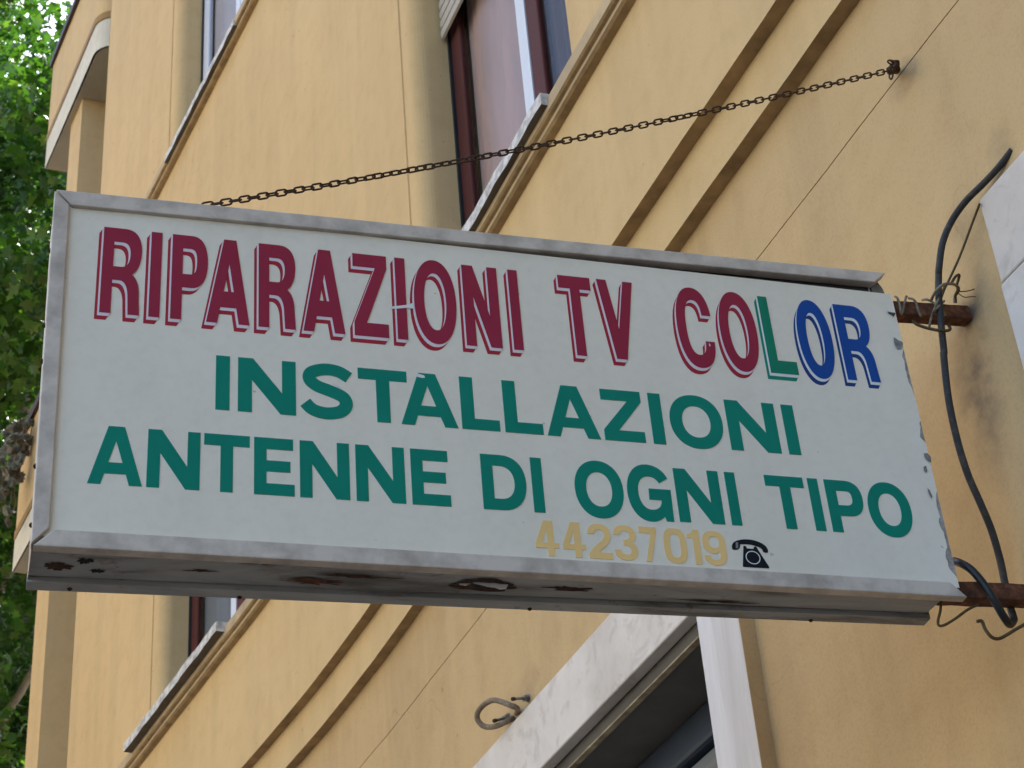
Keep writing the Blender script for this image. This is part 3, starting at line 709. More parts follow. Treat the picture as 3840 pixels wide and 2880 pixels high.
rail('frame_rail', [(0., .002), (.0, H_ - .001), (.0235, .6085), (.0235, .0290)])
rail('frame_rail', [(.0025, -.001), (W_ + .002, -.002), (W_ - .022, .0235), (.030, .0270)])
# casing
cs_ = MB(); DL, DR = .118, .092; UE = 1.385
cs_.quad((.004, H_ - .006, -.006), (UE + .02, H_ - .006, -.006), (UE + .02, H_ - .006, -DR), (.004, H_ - .006, -DL))
cs_.quad((.001, .0, -.004), (.001, H_ - .004, -.004), (.001, H_ - .004, -DL), (.001, .0, -DL))
cs_.quad((UE, .02, -.012), (UE, .02, -DR), (UE, H_ - .02, -DR), (UE, H_ - .02, -.012))
cs_.build('casing', ALU, SG)
ec = MB(); ec.box(UE + .006, UE + .030, -.0, .0, 0, 0)
ec = MB(); ec.poly([(1.388, .606, -.012), (1.413, .600, -.012), (1.4115, .618, -.014), (1.404, .632, -.014), (1.392, .634, -.014)]); ec.poly([(1.36, .632, -.03), (1.36, .596, -.03), (1.40, .596, -.03), (1.40, .632, -.03)])
ec.build('corner_plate', pm('dull grey corner plate', (.20, .19, .175), .7, .2, 60), SG)
gapb = MB(); gapb.quad((.02, .598, -.017), (1.40, .585, -.017), (1.40, .634, -.017), (.02, .634, -.017)); gapb.build('gap_backing', pm('black gap shade', (.03, .028, .027), .8, .1, 30), SG)  # black sheet paints the shade inside the gap under the top rail
rb = MB(); rb.quad((.02, .02, -DL + .004), (UE, .02, -DR + .004), (UE, H_ - .02, -DR + .004), (.02, H_ - .02, -DL + .004)); rb.build('rear_panel', FILM, SG)
# underside sheet with a rusted-through hole
rr = random.Random(11)
cu, cw, ru, rw = .652, -.0455, .036, .0105
hole = []
for k in range(26):
    t = 2 * math.pi * k / 26; q = 1 + .28 * (rr.random() - .5) + (.25 if abs(math.sin(t)) < .3 else 0)
    hole.append((cu + ru * q * math.cos(t), cw + rw * q * math.sin(t)))
un = Flat(); sheet = [(.002, -.0065), (.002, -DL + .0285), (UE - .006, -DR + .0285), (UE + .0, -.0065)]
V2, T2 = tess([sheet[::-1] if area(sheet) < 0 else sheet, hole[::-1]])
mesh('underside_sheet', [(u, .0035 + .0012 * math.sin(u * 9), z) for u, z in V2], T2, UNDER, SG)
def rustpatch(name, cu, cw, ru, rw, mat, n=28, v=.0018, inner=None, seed=1, jag=.35):
    r2 = random.Random(seed); c = []
    for k in range(n):
        t = 2 * math.pi * k / n; q = 1 + jag * (r2.random() - .5) * 2
        c.append((cu + ru * q * math.cos(t), cw + rw * q * math.sin(t)))
    V, T = tess([c] + ([inner] if inner else []))
    return mesh(name, [(u, v + .0012 * math.sin(u * 9), z) for u, z in V], T, mat, SG)
rustpatch('rust_rim', cu, cw - .001, .050, .0175, RUSTDARK, inner=[(cu + (a - cu) * .86, cw + (b - cw) * .72) for a, b in hole][::-1], seed=4, jag=.16)
rustpatch('rust_hole', .075, -.040, .011, .0075, DARK, seed=5); rustpatch('rust_hole', .040, -.058, .018, .010, RUSTDARK, seed=6); rustpatch('rust_hole', .094, -.066, .011, .0055, DARK, seed=8)
rustpatch('rust_stain', .105, -.040, .012, .008, BACKING, seed=9); rustpatch('rust_stain', .40, -.062, .040, .008, RUST, seed=12, jag=.5); rustpatch('rust_stain', .78, -.045, .035, .006, RUSTDARK, seed=13, jag=.5); rustpatch('rust_stain', .46, -.040, .06, .004, RUSTDARK, seed=14, jag=.6)
rustpatch('rust_stain', .24, -.05, .022, .003, RUSTDARK, seed=15, jag=.7); rustpatch('rust_stain', .32, -.02, .03, .003, RUSTDARK, seed=16, jag=.7); rustpatch('rust_stain', 1.02, -.06, .05, .003, RUSTDARK, seed=17, jag=.7)
rf2 = MB(); rf2.quad((.50, .03, -.012), (.80, .03, -.012), (.80, .012, -.075), (.50, .012, -.075)); rf2.build('inner_reflector', pm('white inner sheet', (.85, .84, .83), .6, .03, 9), SG)
for pts, w0 in (([(.6270, .0038), (.6360, .0000), (.6450, -.0010), (.6550, -.0035), (.6660, -.0040), (.6740, -.0062), (.6830, -.0050), (.6880, .0038)], -.0400), ([(.6080, .0038), (.6140, -.0005), (.6230, -.0018), (.6320, .0038)], -.0440)):
    cc_ = pts if area(pts) > 0 else pts[::-1]; V, T3 = tess([cc_])
    mesh('torn_flap', [(u, v, w0 + (v - .0038) * .35) for u, v in V], T3, pm('bare torn tin', (.74, .72, .70), .5, .06, 60), SG)
# rear frame lip below the box and screws
lp = MB(); n = 8
for k in range(n):
    t0, t1 = k / n, (k + 1) / n; u0, u1 = .0 + t0 * UE, .0 + t1 * UE; d0 = DL + (DR - DL) * t0; d1 = DL + (DR - DL) * t1
    for wa, wb, v0, v1 in ((.024, .004, -.004, .004),):
        lp.quad((u0, v0, -d0 + wa), (u0, v0, -d0), (u1, v0, -d1), (u1, v0, -d1 + wa))
        lp.quad((u0, v1 + .0, -d0 + wa), (u0, v0, -d0 + wa), (u1, v0, -d1 + wa), (u1, v1, -d1 + wa))
        lp.quad((u0, v0, -d0), (u0, v0 + .03, -d0), (u1, v0 + .03, -d1), (u1, v0, -d1))
lp.quad((UE, -.004, -DR + .024), (UE, -.004, -DR), (UE, .025, -DR), (UE, .025, -DR + .024))
lp.build('rear_lip', UNDER, SG)
sem = MB(); sem.quad((.002, .014, -.09 + .006), (.002, .014, -DL + .01), (UE, .014, -DR + .01), (UE, .014, -.055)); sem.build('seam_cavity', DARK, SG)
def screw(name, u, v, wv, axis, r=.0035):
    mb = MB(); n = 10
    for a, b, rr_ in ((0, .0025, r), (.0025, .004, r * .6)):
        pts = [(math.cos(2 * math.pi * k / n), math.sin(2 * math.pi * k / n)) for k in range(n)]
        q0 = []; q1 = []
        for c, s_ in pts:
            if axis == 'v': q0.append((u + rr_ * c, v - a, wv + rr_ * s_)); q1.append((u + rr_ * c, v - b, wv + rr_ * s_))
            else: q0.append((u - a, v + rr_ * c, wv + rr_ * s_)); q1.append((u - b, v + rr_ * c, wv + rr_ * s_))
        for k in range(n): mb.quad(q0[k], q0[(k + 1) % n], q1[(k + 1) % n], q1[k])
        mb.poly(q1)
    return mb.build(name, RUSTDARK, SG)
for u, wv in ((.70, -.014), (.735, -.100), (1.19, -.092), (.06, -.108), (1.12, -.012), (.30, -.108)): screw('screw', u, -.003 if wv < -.08 else .0035, wv, 'v')
for v in (.55, .40, .335, .155, .06): screw('screw', .001, v, -.02 - .03 * random.random(), 'u', .004)
# rusty square bracket bars that carry the sign (modelled in world space, children of the sign)
inv = sm4.inverted()
def to_sign(o): o.parent = SG; o.matrix_parent_inverse = inv; return o
def bar(p0, p1, hw, name='bracket_bar'):
    mb = MB(); p0 = np.array(p0); p1 = np.array(p1); n = 14
    t = (p1 - p0) / np.linalg.norm(p1 - p0); z = np.array([0, 0, 1.]); z = z - t * (z @ t); z /= np.linalg.norm(z); x = np.cross(z, t)
    r2 = random.Random(2); prof = [(-1, -1), (1, -1), (1, 1), (-1, 1)]; rings = []
    for k in range(n + 1):
        c = p0 + (p1 - p0) * k / n; j = 1 + .05 * (r2.random() - .5)
        rings.append([tuple(c + x * a * hw * j + z * b * hw * j) for a, b in prof])
    V = [q for rg in rings for q in rg]; Fc = []
    for k in range(n):
        for i in range(4):
            i2 = (i + 1) % 4; Fc.append((k * 4 + i, k * 4 + i2, (k + 1) * 4 + i2, (k + 1) * 4 + i))
    Fc += [(3, 2, 1, 0), (n * 4, n * 4 + 1, n * 4 + 2, n * 4 + 3)]
    o = mesh(name, V, Fc, RUST); bevel(o, .002); return to_sign(o)
b1a = atX((3340, 1150), 2.19); b1b = atX((3652, 1190), 2.19)
ZB1 = atX((3368, 1150), 2.19)[2]; ZB2 = atX((3700, 2212), 2.19)[2]
def zbar(pa, pb):
    a = atX(pa, 2.191); b = atX(pb, 2.191); f_ = lambda y: a[2] + (b[2] - a[2]) * (y - a[1]) / (b[1] - a[1]); return f_(.118), f_(LOW)
z0_, z1_ = zbar((3370, 1150), (3630, 1167)); bar((2.206, .118, z0_), (2.206, LOW, z1_), .0140)
z0_, z1_ = zbar((3614, 2210), (3840, 2219)); bar((2.206, .118, z0_), (2.206, LOW, z1_), .0150)

# ------------------------------------------------------------------ chain from the wall to the top of the sign
CH = empty('chain'); tag(CH, 'rusty iron link chain stretched from the wall hook to the top of the sign', 'chain')
ca_ = sw(.173, H_ + .004, -.030); cb_ = atY((3362, 258), LOW + .035)
L0 = np.linalg.norm(cb_ - ca_); NL = 93
CH.location = ca_
mj, mn = 22, 6; rW = .0017
def link_mesh(pitch):
    hw = .0048; hl = pitch / 2 + rW - hw + .0002
    pts = []
    for k in range(mj):
        t = 2 * math.pi * k / mj; c, s_ = math.cos(t), math.sin(t)
        pts.append(np.array([hw * s_ * 1.0, hl * (1 if c >= 0 else -1) * (1 if abs(c) > 1e-9 else 0) + hw * c, 0]))
    V, Fc = [], []
    for i in range(mj):
        t = pts[(i + 1) % mj] - pts[i - 1]; t /= np.linalg.norm(t); a = np.array([0, 0, 1.]); b = np.cross(t, a)
        for k in range(mn):
            an = 2 * math.pi * k / mn; V.append(pts[i] + rW * (math.cos(an) * a + math.sin(an) * b))
    for i in range(mj):
        for k in range(mn):
            Fc.append((i * mn + k, i * mn + (k + 1) % mn, ((i + 1) % mj) * mn + (k + 1) % mn, ((i + 1) % mj) * mn + k))
    return V, Fc
pitch = L0 / NL * 1.0; V, Fc = link_mesh(pitch); cme = None
dirn = (cb_ - ca_) / L0; sag = .016
for i in range(NL):
    t = (i + .5) / NL; p = ca_ + (cb_ - ca_) * t; p = p - np.array([0, 0, 1]) * sag * 4 * t * (1 - t)
    tg = (cb_ - ca_) - np.array([0, 0, 1]) * sag * 4 * (1 - 2 * t); tg /= np.linalg.norm(tg)
    vw = C - p; vw -= tg * (vw @ tg); vw /= np.linalg.norm(vw)          # links alternate flat / on edge
    roll = math.radians(8 + (42 * math.exp(-((t - .30) / .13) ** 2)) + (38 * math.exp(-((t - .66) / .025) ** 2)) + random.uniform(-9, 9)) + (math.pi / 2 if i % 2 else 0)
    sd_ = np.cross(tg, vw); zz = vw * math.cos(roll) + sd_ * math.sin(roll); xx = np.cross(tg, zz)
    if cme is None: o = mesh('chain_link', V, Fc, CHAINM, CH, True); cme = o.data
    else: o = link(bpy.data.objects.new('chain_link', cme), CH)
    mt = Matrix.Identity(4); loc = p - ca_
    for r_ in range(3): mt[r_][0] = xx[r_]; mt[r_][1] = tg[r_]; mt[r_][2] = zz[r_]; mt[r_][3] = loc[r_]
    o.matrix_local = mt
HK = empty('wall_hook', tuple(cb_)); tag(HK, 'rusted wall hook with knotted chain ends on the upper ochre wall', 'hook')
def hk(name, px, ys, r, mat=CHAINM, n=6):
    pts = [atY(p, LOW + y) - cb_ for p, y in zip(px, ys)]; return tube(name, pts, r, mat, HK, 7, True, n)
zk = lambda x, y: (3200 + x * .13562, 150 + y * .13562)
hk('hook_shank', [zk(1180, 690), zk(1120, 800), zk(1180, 860), zk(1240, 860)], [.045, .035, .015, -.02], .0042)
hk('wire_loop', [zk(1110, 640), zk(990, 560), zk(950, 600), zk(1000, 650), zk(1070, 690)], [.04, .05, .055, .05, .04], .0017)
hk('wire_loop', [zk(1000, 560), zk(1110, 580), zk(1230, 580), zk(1255, 640), zk(1240, 760), zk(1200, 860)], [.05, .045, .04, .03, .02, .01], .0022)
hk('wire_loop', [zk(1060, 900), zk(1000, 960), zk(1000, 1040), zk(1045, 1085), zk(1080, 1030), zk(1100, 920), zk(1120, 850)], [.04, .045, .05, .05, .045, .035, .03], .0018)
for (x, y, yy, r_) in ((1150, 680, .03, .0085), (1060, 830, .03, .0100), (1180, 820, .015, .009)):
    bm = bmesh.new(); bmesh.ops.create_icosphere(bm, subdivisions=2, radius=r_)
    for v_ in bm.verts: v_.co *= 1 + .25 * (random.random() - .5)
    me_ = bpy.data.meshes.new('knot'); bm.to_mesh(me_); bm.free(); me_.materials.append(RUSTDARK)
    o = link(bpy.data.objects.new('knot', me_), HK); o.location = atY(zk(x, y), LOW + yy) - cb_

# ------------------------------------------------------------------ cables and wires at the wall end of the sign
z3 = lambda x, y: (2200 + x * .7414, y * .7414); z8 = lambda x, y: (3200 + x * .30132, 900 + y * .30132); zJ = lambda x, y: (3100 + x * .9648, 900 + y * .9648); zL = lambda x, y: (3000 + x * .37975, 1950 + y * .37975)
def wire(name, pts, r, mat, label, cat, group=None, n=8, seg=9):
    P = [atX(p, x) for p, x in pts]; base = P[0].copy()
    o = tube(name, [p - base for p in P], r, mat, None, seg, True, n); o.location = base
    return tag(o, label, cat, group)
wire('power_cable', [(z3(2152, 758), 1.985), (z3(2080, 850), 2.02), (z3(2000, 935), 2.06), (z3(1915, 1020), 2.10), (z3(1845, 1120), 2.135), (z3(1800, 1230), 2.15), (z3(1783, 1350), 2.16), (z8(1062, 450), 2.168), (z8(1060, 650), 2.172), (z8(1078, 880), 2.176), (z8(1098, 1100), 2.182), (z8(1130, 1400), 2.19),
                     (zJ(455, 450), 2.19), (zJ(474, 620), 2.195), (zJ(508, 780), 2.20), (zJ(548, 910), 2.205), (zJ(600, 1030), 2.21), (zJ(641, 1130), 2.22), (zJ(673, 1240), 2.232), (zJ(692, 1330), 2.235), (zJ(712, 1420), 2.225), (zJ(728, 1475), 2.205)], .0063, CABLE,
     'thick grey weathered cable hanging from the marble corner down behind the lower bracket', 'cable')
wire('cable_tail', [(zJ(728, 1475), 2.203), (zJ(712, 1494), 2.19), (zJ(688, 1465), 2.176), (zJ(650, 1400), 2.170), (zJ(610, 1338), 2.172), (zJ(565, 1285), 2.178), (zJ(525, 1258), 2.19), (zJ(495, 1248), 2.215)], .0066, CABLEB,
     'short black rubber cable looping over the lower bracket into the sign', 'cable')
wire('hanging_wire', [(z3(1988, 1030), 2.075), (z3(1950, 1130), 2.11), (z3(1890, 1290), 2.14), (z8(1190, 500), 2.165), (z8(1140, 600), 2.172), (z8(1085, 740), 2.173)], .0022, WIREB,
     'thin brown wire slanting from the marble corner to the upper bracket', 'wire')
TW = 'tie wires wound on the upper bracket'; TL = ['first tan wire turn on the upper bracket, touching the sign edge', 'tan wire turn slanting back up beside the first turn on the upper bracket', 'curved tan wire turn in the middle of the upper bracket', 'tan wire crossing over the grey cable on the upper bracket', 'long tan wire rising from under the upper bracket across the cable', 'short tan wire stub pressed against the cable on the upper bracket']
XF = 2.1865
for tl, pts in zip(TL, ([((520, 705), 2.20), ((545, 720), XF), ((575, 800), XF), ((590, 900), XF), ((595, 925), XF)],
            [((595, 925), XF), ((615, 890), XF), ((635, 800), XF), ((655, 710), XF), ((665, 705), 2.20)],
            [((690, 725), 2.20), ((740, 735), XF), ((780, 780), XF), ((810, 880), XF), ((835, 935), XF), ((845, 950), XF)],
            [((860, 745), 2.20), ((910, 740), XF), ((980, 770), XF - .002), ((1060, 830), XF - .014), ((1120, 890), XF - .004), ((1145, 945), XF)],
            [((945, 1090), XF + .004), ((960, 1000), XF), ((985, 920), XF), ((1020, 830), XF - .012), ((1060, 740), XF - .016), ((1110, 640), XF - .014), ((1130, 580), XF - .010)],
            [((1130, 760), XF - .004), ((1090, 800), XF - .014), ((1030, 860), XF - .014), ((985, 910), XF)])):
    wire('tie_wire', [(z8(*p), x) for p, x in pts], .0022, WIRE, tl, 'wire', TW, 5, 7)
wire('tie_wire', [(z8(970, 750), 2.185), (z8(1000, 680), 2.17), (z8(1060, 600), 2.155), (z8(1130, 550), 2.150), (z8(1210, 545), 2.155), (z8(1270, 560), 2.165), (z8(1310, 600), 2.172), (z8(1300, 650), 2.178), (z8(1265, 700), 2.182), (z8(1262, 780), 2.19)], .0027, WIRE, 'tan wire arching over the upper bracket in front of the cable', 'wire')
wire('tie_wire', [(z8(1225, 530), 2.165), (z8(1260, 470), 2.165), (z8(1300, 435), 2.167), (z8(1318, 445), 2.17), (z8(1305, 500), 2.172), (z8(1290, 560), 2.172), (z8(1300, 620), 2.174), (z8(1270, 690), 2.18), (z8(1275, 780), 2.19)], .0026, WIREB, 'brown wire bent into a peak above the upper bracket', 'wire')
wire('tie_wire', [(z8(1320, 640), 2.174), (z8(1420, 635), 2.172), (z8(1520, 600), 2.17), (z8(1615, 525), 2.168), (z8(1622, 470), 2.168)], .0010, WIREB, 'loose wire end curling up beside the upper bracket', 'wire', n=6)
wire('tie_wire', [(z8(1310, 665), 2.176), (z8(1380, 710), 2.174), (z8(1480, 705), 2.172), (z8(1630, 715), 2.17)], .0009, WIREB, 'loose straight wire end sticking out towards the marble', 'wire', n=6)
wire('tie_wire', [(z8(740, 1010), 2.195), (z8(790, 1050), 2.186), (z8(880, 1085), 2.182), (z8(980, 1110), 2.176), (z8(1080, 1128), 2.170), (z8(1170, 1128), 2.176), (z8(1205, 1105), 2.182), (z8(1185, 1060), 2.192)], .0028, WIREB, 'brown wire sagging under the upper bracket', 'wire')
wire('loop_wire', [(zL(1392, 812), 2.20), (zL(1385, 900), 2.19), (zL(1362, 1000), 2.185), (zL(1375, 1042), 2.185), (zL(1430, 1036), 2.185), (zL(1540, 970), 2.185), (zL(1650, 890), 2.188), (zL(1760, 835), 2.20)], .0022, WIREB, 'brown wire hanging in a V below the sign corner', 'wire')
wire('twisted_wire', [(zL(1750, 1002), 2.17), (zL(1795, 1000), 2.17), (zL(1830, 1080), 2.17), (zL(1890, 1155), 2.17), (zL(1960, 1172), 2.172), (zL(2040, 1135), 2.174), (zL(2120, 1085), 2.176), (zL(2230, 1025), 2.178), (zL(2400, 940), 2.20)], .0028, WIREB, 'twisted brown wire end curling below the lower bracket', 'wire')
# braided hose loop and bolts above the door lintel
zo = lambda x, y: (1700 + x * .18083, 2500 + y * .18083)
def wirew(name, pts, r, mat, label, cat, n=8, seg=9, group=None):
    P = [atY(p, LOW + y) for p, y in pts]; base = P[0].copy()
    o = tube(name, [p - base for p in P], r, mat, None, seg, True, n); o.location = base; return tag(o, label, cat, group)
wirew('hose_loop', [(zo(1310, 980), -.01), (zo(1325, 870), .03), (zo(1180, 800), .055), (zo(1000, 730), .065), (zo(840, 695), .075), (zo(690, 750), .08), (zo(560, 860), .085), (zo(495, 1000), .085), (zo(515, 1120), .08), (zo(610, 1220), .07), (zo(740, 1255), .06), (zo(900, 1225), .05), (zo(1060, 1160), .035), (zo(1170, 1100), .02), (zo(1260, 1050), -.01)], .0078, HOSE,
      'beige braided hose bent into a loop on the wall above the door lintel', 'hose')
BG = 'zinc bolts beside the hose loop'
def bolt(p0, p1, y0, y1, label):
    a = atY(zo(*p0), LOW + y0); b = atY(zo(*p1), LOW + y1); e = empty('wall_bolt', tuple(a)); tag(e, label, 'bolt', BG); d = b - a
    tube('shank', [d * 0, d], .0042, STEEL, e, 8, True, 0); tube('nut', [d * .02, d * .35], .0085, STEEL, e, 6, False, 0); tube('washer', [d * -.12, d * .03], .0120, STEEL, e, 12, False, 0); tube('bolt_tip', [d * .92, d * 1.06], .0055, RUSTDARK, e, 8, True, 0)
bolt((1560, 650), (1240, 670), .0, .055, 'zinc wall bolt above the beige hose loop'); bolt((1150, 1050), (860, 1120), .0, .06, 'zinc wall bolt inside the beige hose loop')

# ------------------------------------------------------------------ trailing succulent on the lower balcony
def succ_mat():
    m, n, b, o = newmat('dusty succulent leaf'); gi = N(n, 'ShaderNodeNewGeometry')
    c = ramp(n, gi.outputs['Random Per Island'], [(0., (.10, .12, .08)), (.55, (.17, .175, .125)), (.8, (.22, .15, .125)), (1., (.12, .14, .10))])
    n.links.new(c, b.inputs['Base Color']); b.inputs['Roughness'].default_value = .6; return m
SUCC = succ_mat()
def rosette(seed):
    r2 = random.Random(seed); V, Fc = [], []
    for ring, (cnt, ln, el) in enumerate(((11, .92, -.25), (11, .96, .15), (10, .92, .52), (8, .82, .90), (5, .66, 1.25))):
        for k in range(cnt):
            az = 2 * math.pi * (k + .5 * (ring % 2)) / cnt + r2.uniform(-.1, .1); e = el + r2.uniform(-.08, .08); l = ln * r2.uniform(.9, 1.08)
            d = np.array([math.cos(az) * math.cos(e), math.sin(az) * math.cos(e), math.sin(e)]); sd_ = np.array([-math.sin(az), math.cos(az), 0]); u_ = np.cross(d, sd_) * -1
            n = len(V); wd = .27 * l + .06
            V += [d * .05, d * l * .55 + sd_ * wd, d * l + u_ * .04, d * l * .55 - sd_ * wd, d * l * .5 - u_ * -.10, d * l * .55 + u_ * -.10]
            Fc += [(n, n + 1, n + 4), (n + 1, n + 2, n + 4), (n + 2, n + 3, n + 4), (n + 3, n, n + 4), (n + 1, n, n + 5), (n + 2, n + 1, n + 5), (n + 3, n + 2, n + 5), (n, n + 3, n + 5)]
    return V, Fc
zs = lambda x, y: (x * .39164, 1550 + y * .39164)
SX = 10.72; sbase = np.array(wp(SX, .05, 8.55))
SC = empty('succulent_plant', tuple(sbase)); tag(SC, 'trailing grey green succulent with round rosettes hanging over the balcony parapet', 'plant')
rm_ = []
for sd_i in range(3):
    V, Fc = rosette(sd_i); me_ = bpy.data.meshes.new('rosette'); me_.from_pydata([tuple(v) for v in V], [], Fc); me_.materials.append(SUCC); rm_.append(me_)
ros = [(300, 95, 1.), (240, 125, .9), (165, 120, 1.), (105, 165, 1.), (62, 200, .9), (185, 170, .9), (140, 240, 1.1), (95, 280, 1.), (60, 350, .9), (210, 330, 1.1), (130, 370, 1.1), (175, 440, 1.1), (95, 480, 1.), (30, 460, .9), (130, 545, 1.), (70, 590, 1.1), (170, 610, 1.1), (20, 640, .9),
       (110, 660, .8), (55, 690, .8), (60, 760, .7), (240, 390, .8), (300, 260, .9), (255, 230, .8), (200, 255, .8), (40, 545, .8), (15, 820, .7), (60, 935, .95), (70, 1050, .85), (150, 500, .8), (215, 90, .8), (10, 390, .9), (-20, 560, .9), (-25, 720, .9)]
for k, (x, y, s_) in enumerate(ros):
    p = atX(zs(x, y), SX + random.uniform(-.12, .06)); o = link(bpy.data.objects.new('rosette', rm_[k % 3]), SC)
    o.location = p - sbase; o.scale = [.050 * s_] * 3
    o.rotation_euler = (random.uniform(-.9, .3), random.uniform(-1.5, -.5), random.uniform(0, 6.28))
STEM = pm('withered succulent stem', (.16, .11, .075), .8, .15, 30)
for pts in ([(300, 250), (240, 420), (160, 600), (120, 720), (95, 880), (60, 940)], [(200, 500), (130, 700), (150, 850), (125, 940), (80, 1000), (72, 1050)], [(160, 560), (60, 780), (10, 850), (-30, 820)], [(330, 110), (280, 130), (230, 210), (200, 330)], [(320, 90), (300, 160), (290, 240)]):
    tube('stem', [atX(zs(*p), SX + .0) - sbase for p in pts], 0.004, STEM, SC, 6, True, 5)

# ------------------------------------------------------------------ plane trees at the end of the street
def leaf_mat(name, stops, tr=.45):
    m, n, b, o = newmat(name); gi = N(n, 'ShaderNodeNewGeometry')
    c = ramp(n, gi.outputs['Random Per Island'], stops); n.links.new(c, b.inputs['Base Color']); b.inputs['Roughness'].default_value = .45; b.inputs['Specular IOR Level'].default_value = .35
    t = N(n, 'ShaderNodeBsdfTranslucent'); n.links.new(mixc(n, c, (1.0, 1.35, .35), 1., 'MULTIPLY'), t.inputs['Color'])
    mx = N(n, 'ShaderNodeMixShader'); mx.inputs[0].default_value = tr; n.links.new(b.outputs[0], mx.inputs[1]); n.links.new(t.outputs[0], mx.inputs[2]); n.links.new(mx.outputs[0], o.inputs[0]); return m
LEAF = leaf_mat('plane leaf', [(0., (.020, .050, .012)), (.5, (.034, .078, .016)), (.85, (.055, .11, .022)), (1., (.10, .16, .035))])
BARK = pm('mottled bark', (.22, .19, .14), .9, .2, 5, .4, c2=(.11, .095, .07))
LP = []
for k, (a, r_) in enumerate(((0, 1.), (22, .52), (48, .92), (74, .44), (105, .80), (150, .34), (180, .30), (210, .34), (255, .80), (286, .44), (312, .92), (338, .52))):
    LP.append((r_ * math.sin(math.radians(a)), r_ * math.cos(math.radians(a))))
LP = np.array(LP)
def crown_mesh(seed, n, rx, ry, rz, clumps, size):
    r = np.random.default_rng(seed)
    cc = []
    while len(cc) < clumps:
        p = r.uniform(-1, 1, 3); d = np.linalg.norm(p)
        if d < 1 and r.random() < .25 + .75 * d: cc.append(p * np.array([rx, ry, rz]) * .92)
    cc = np.array(cc); cr = r.uniform(.55, 1.15, clumps)
    idx = r.integers(0, clumps, n)
    pos = cc[idx] + r.normal(0, 1, (n, 3)) * cr[idx][:, None] * np.array([.62, .62, .42])
    nv = len(LP) + 1
    az = r.uniform(0, 2 * math.pi, n); tilt = np.abs(r.normal(.75, .45, n)); spin = r.uniform(0, 2 * math.pi, n); sz = size * r.uniform(.6, 1.25, n)
    nx = np.stack([np.sin(tilt) * np.cos(az), np.sin(tilt) * np.sin(az), np.cos(tilt)], 1)
    ax = np.cross(nx, np.array([.31, .17, .93])); ax /= np.linalg.norm(ax, axis=1)[:, None]; ay = np.cross(nx, ax)
    e1 = ax * np.cos(spin)[:, None] + ay * np.sin(spin)[:, None]; e2 = -ax * np.sin(spin)[:, None] + ay * np.cos(spin)[:, None]
    V = np.empty((n, nv, 3)); V[:, 0] = pos
    for k in range(len(LP)):
        cur = -.22 * abs(LP[k, 0]) - .10 * max(0, LP[k, 1])
        V[:, k + 1] = pos + (e1 * LP[k, 0] + e2 * LP[k, 1] + nx * cur) * (sz / 2)[:, None]
    base = (np.arange(n) * nv)[:, None, None]; k = np.arange(len(LP))
    tri = np.stack([np.zeros_like(k), k + 1, (k + 1) % len(LP) + 1], 1)[None]
    Fc = (base + tri).reshape(-1, 3)
    me = bpy.data.meshes.new('crown'); me.vertices.add(n * nv); me.vertices.foreach_set('co', V.reshape(-1).astype(np.float32))
    m = len(Fc); me.loops.add(m * 3); me.loops.foreach_set('vertex_index', Fc.reshape(-1).astype(np.int32))
    me.polygons.add(m); me.polygons.foreach_set('loop_start', (np.arange(m) * 3).astype(np.int32)); me.polygons.foreach_set('loop_total', np.full(m, 3, np.int32))
    me.update(); me.validate(); me.materials.append(LEAF); return me, cc
def tree(loc, cm, cc, cz, label, scale=1., rot=0.):
    e = empty('plane_tree', loc); e.rotation_euler = (0, 0, rot); e.scale = [scale] * 3
    tag(e, label, 'tree', 'plane trees along the street')
    c = link(bpy.data.objects.new('crown', cm), e); c.location = (0, 0, cz); c['kind'] = 'stuff'
    tube('trunk', [(0, 0, -.2), (.05, .04, cz * .35), (-.05, .1, cz * .7), (.1, 0, cz + 2.)], .30, BARK, e, 12, True, 5, taper=[1.25, 1., .8, .35])
    for i in range(0, min(len(cc), 26), 2):
        p = cc[i] + np.array([0, 0, cz]); st = np.array([0, .05, cz * .55 + .25 * (p[2] - cz * .55)])
        tube('limb', [st, st * .45 + p * .55 + np.array([0, 0, -.4]), p], .085, BARK, e, 6, True, 4, taper=[1., .6, .2])
    return e
cmA, ccA = crown_mesh(5, 52000, 4.2, 4.2, 8.2, 120, .19)
cmB, ccB = crown_mesh(9, 46000, 4.6, 4.6, 7.6, 110, .19)
tree((19.5, .3, 0), cmA, ccA, 13.2, 'tall leafy plane tree just beyond the end of the ochre building')
tree((26.5, -1.6, 0), cmB, ccB, 14.5, 'plane tree farther down the street behind the first', 1.1, 1.3)
tree((36, .5, 0), cmB, ccB, 17., 'plane tree farthest down the street', 1.5, 3.3)
tree((27, 5.5, 0), cmA, ccA, 12.5, 'plane tree on the open side of the street end', 1., 2.4)
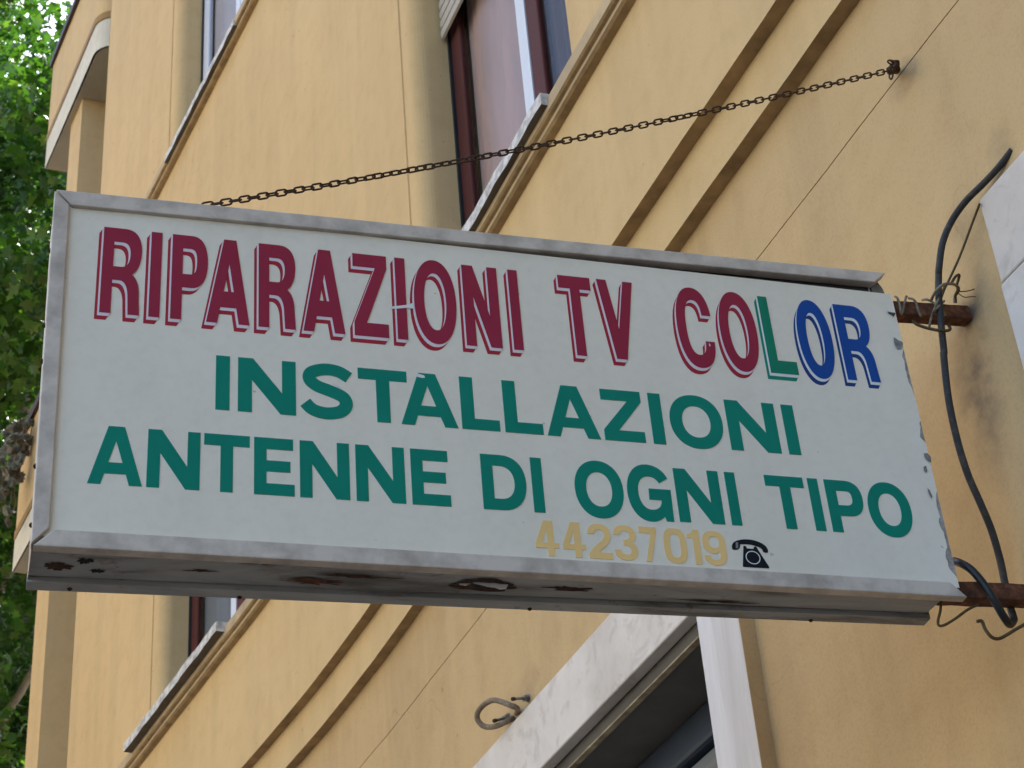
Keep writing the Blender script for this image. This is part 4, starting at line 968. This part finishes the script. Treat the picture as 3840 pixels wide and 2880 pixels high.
tree((-9.5, 3.0, 0), cmB, ccB, 10.5, 'unseen plane tree added behind the camera to keep sky light off the sign', 1., .4)  # out of view, added to block sky light from the sign face

# ------------------------------------------------------------------ sunlit house across the street (outside the picture; lights the facade by bounce)
OB = empty('added_opposite_house', (19, 10, 0)); tag(OB, 'unseen cream house added across the street to bounce light onto the facade', 'building')
ob = MB(); xs_ = [3.5 - 19]; CREAMW = wall_mat('cream render', (.72, .62, .46), (.66, .56, .41))
ops = [(x, x + 1.2, z, z + 1.9) for x in np.arange(5.5, 33, 3.1) for z in (1.0, 4.4, 7.8, 11.2)]
XS = sorted({3.5, 35.} | {q for o_ in ops for q in o_[:2]}); ZS = sorted({0., 15.} | {q for o_ in ops for q in o_[2:]})
for i in range(len(XS) - 1):
    for k in range(len(ZS) - 1):
        cx, cz = (XS[i] + XS[i + 1]) / 2, (ZS[k] + ZS[k + 1]) / 2
        if any(a < cx < b and p < cz < q for a, b, p, q in ops): continue
        ob.quad((XS[i] - 19, 0, ZS[k]), (XS[i + 1] - 19, 0, ZS[k]), (XS[i + 1] - 19, 0, ZS[k + 1]), (XS[i] - 19, 0, ZS[k + 1]))
ob.quad((-15.5, 9, 0), (-15.5, 0, 0), (-15.5, 0, 15), (-15.5, 9, 15)); ob.quad((16, 0, 0), (16, 9, 0), (16, 9, 15), (16, 0, 15)); ob.quad((16, 9, 0), (-15.5, 9, 0), (-15.5, 9, 15), (16, 9, 15))
ob.build('wall', CREAMW, OB)
orf = MB(); orf.box(-15.9, 16.4, -.5, 9.4, 15.0, 15.3); orf.build('roof', ROOF, OB)
wme = None
for a, b, p, q in ops:
    if wme is None:
        wmb = MB(); wmb.box(0, 1.2, .10, .16, 0, 1.9)
        for k in range(18): wmb.box(.03, 1.17, .07, .10, .05 + k * .1, .12 + k * .1)
        o = wmb.build('window_shutter', pm('green shutter', (.05, .10, .07), .6, .1, 8), OB); wme = o.data; o['kind'] = 'stuff'
    else: o = link(bpy.data.objects.new('window_shutter', wme), OB); o['kind'] = 'stuff'
    o.location = (a - 19, 0, p)
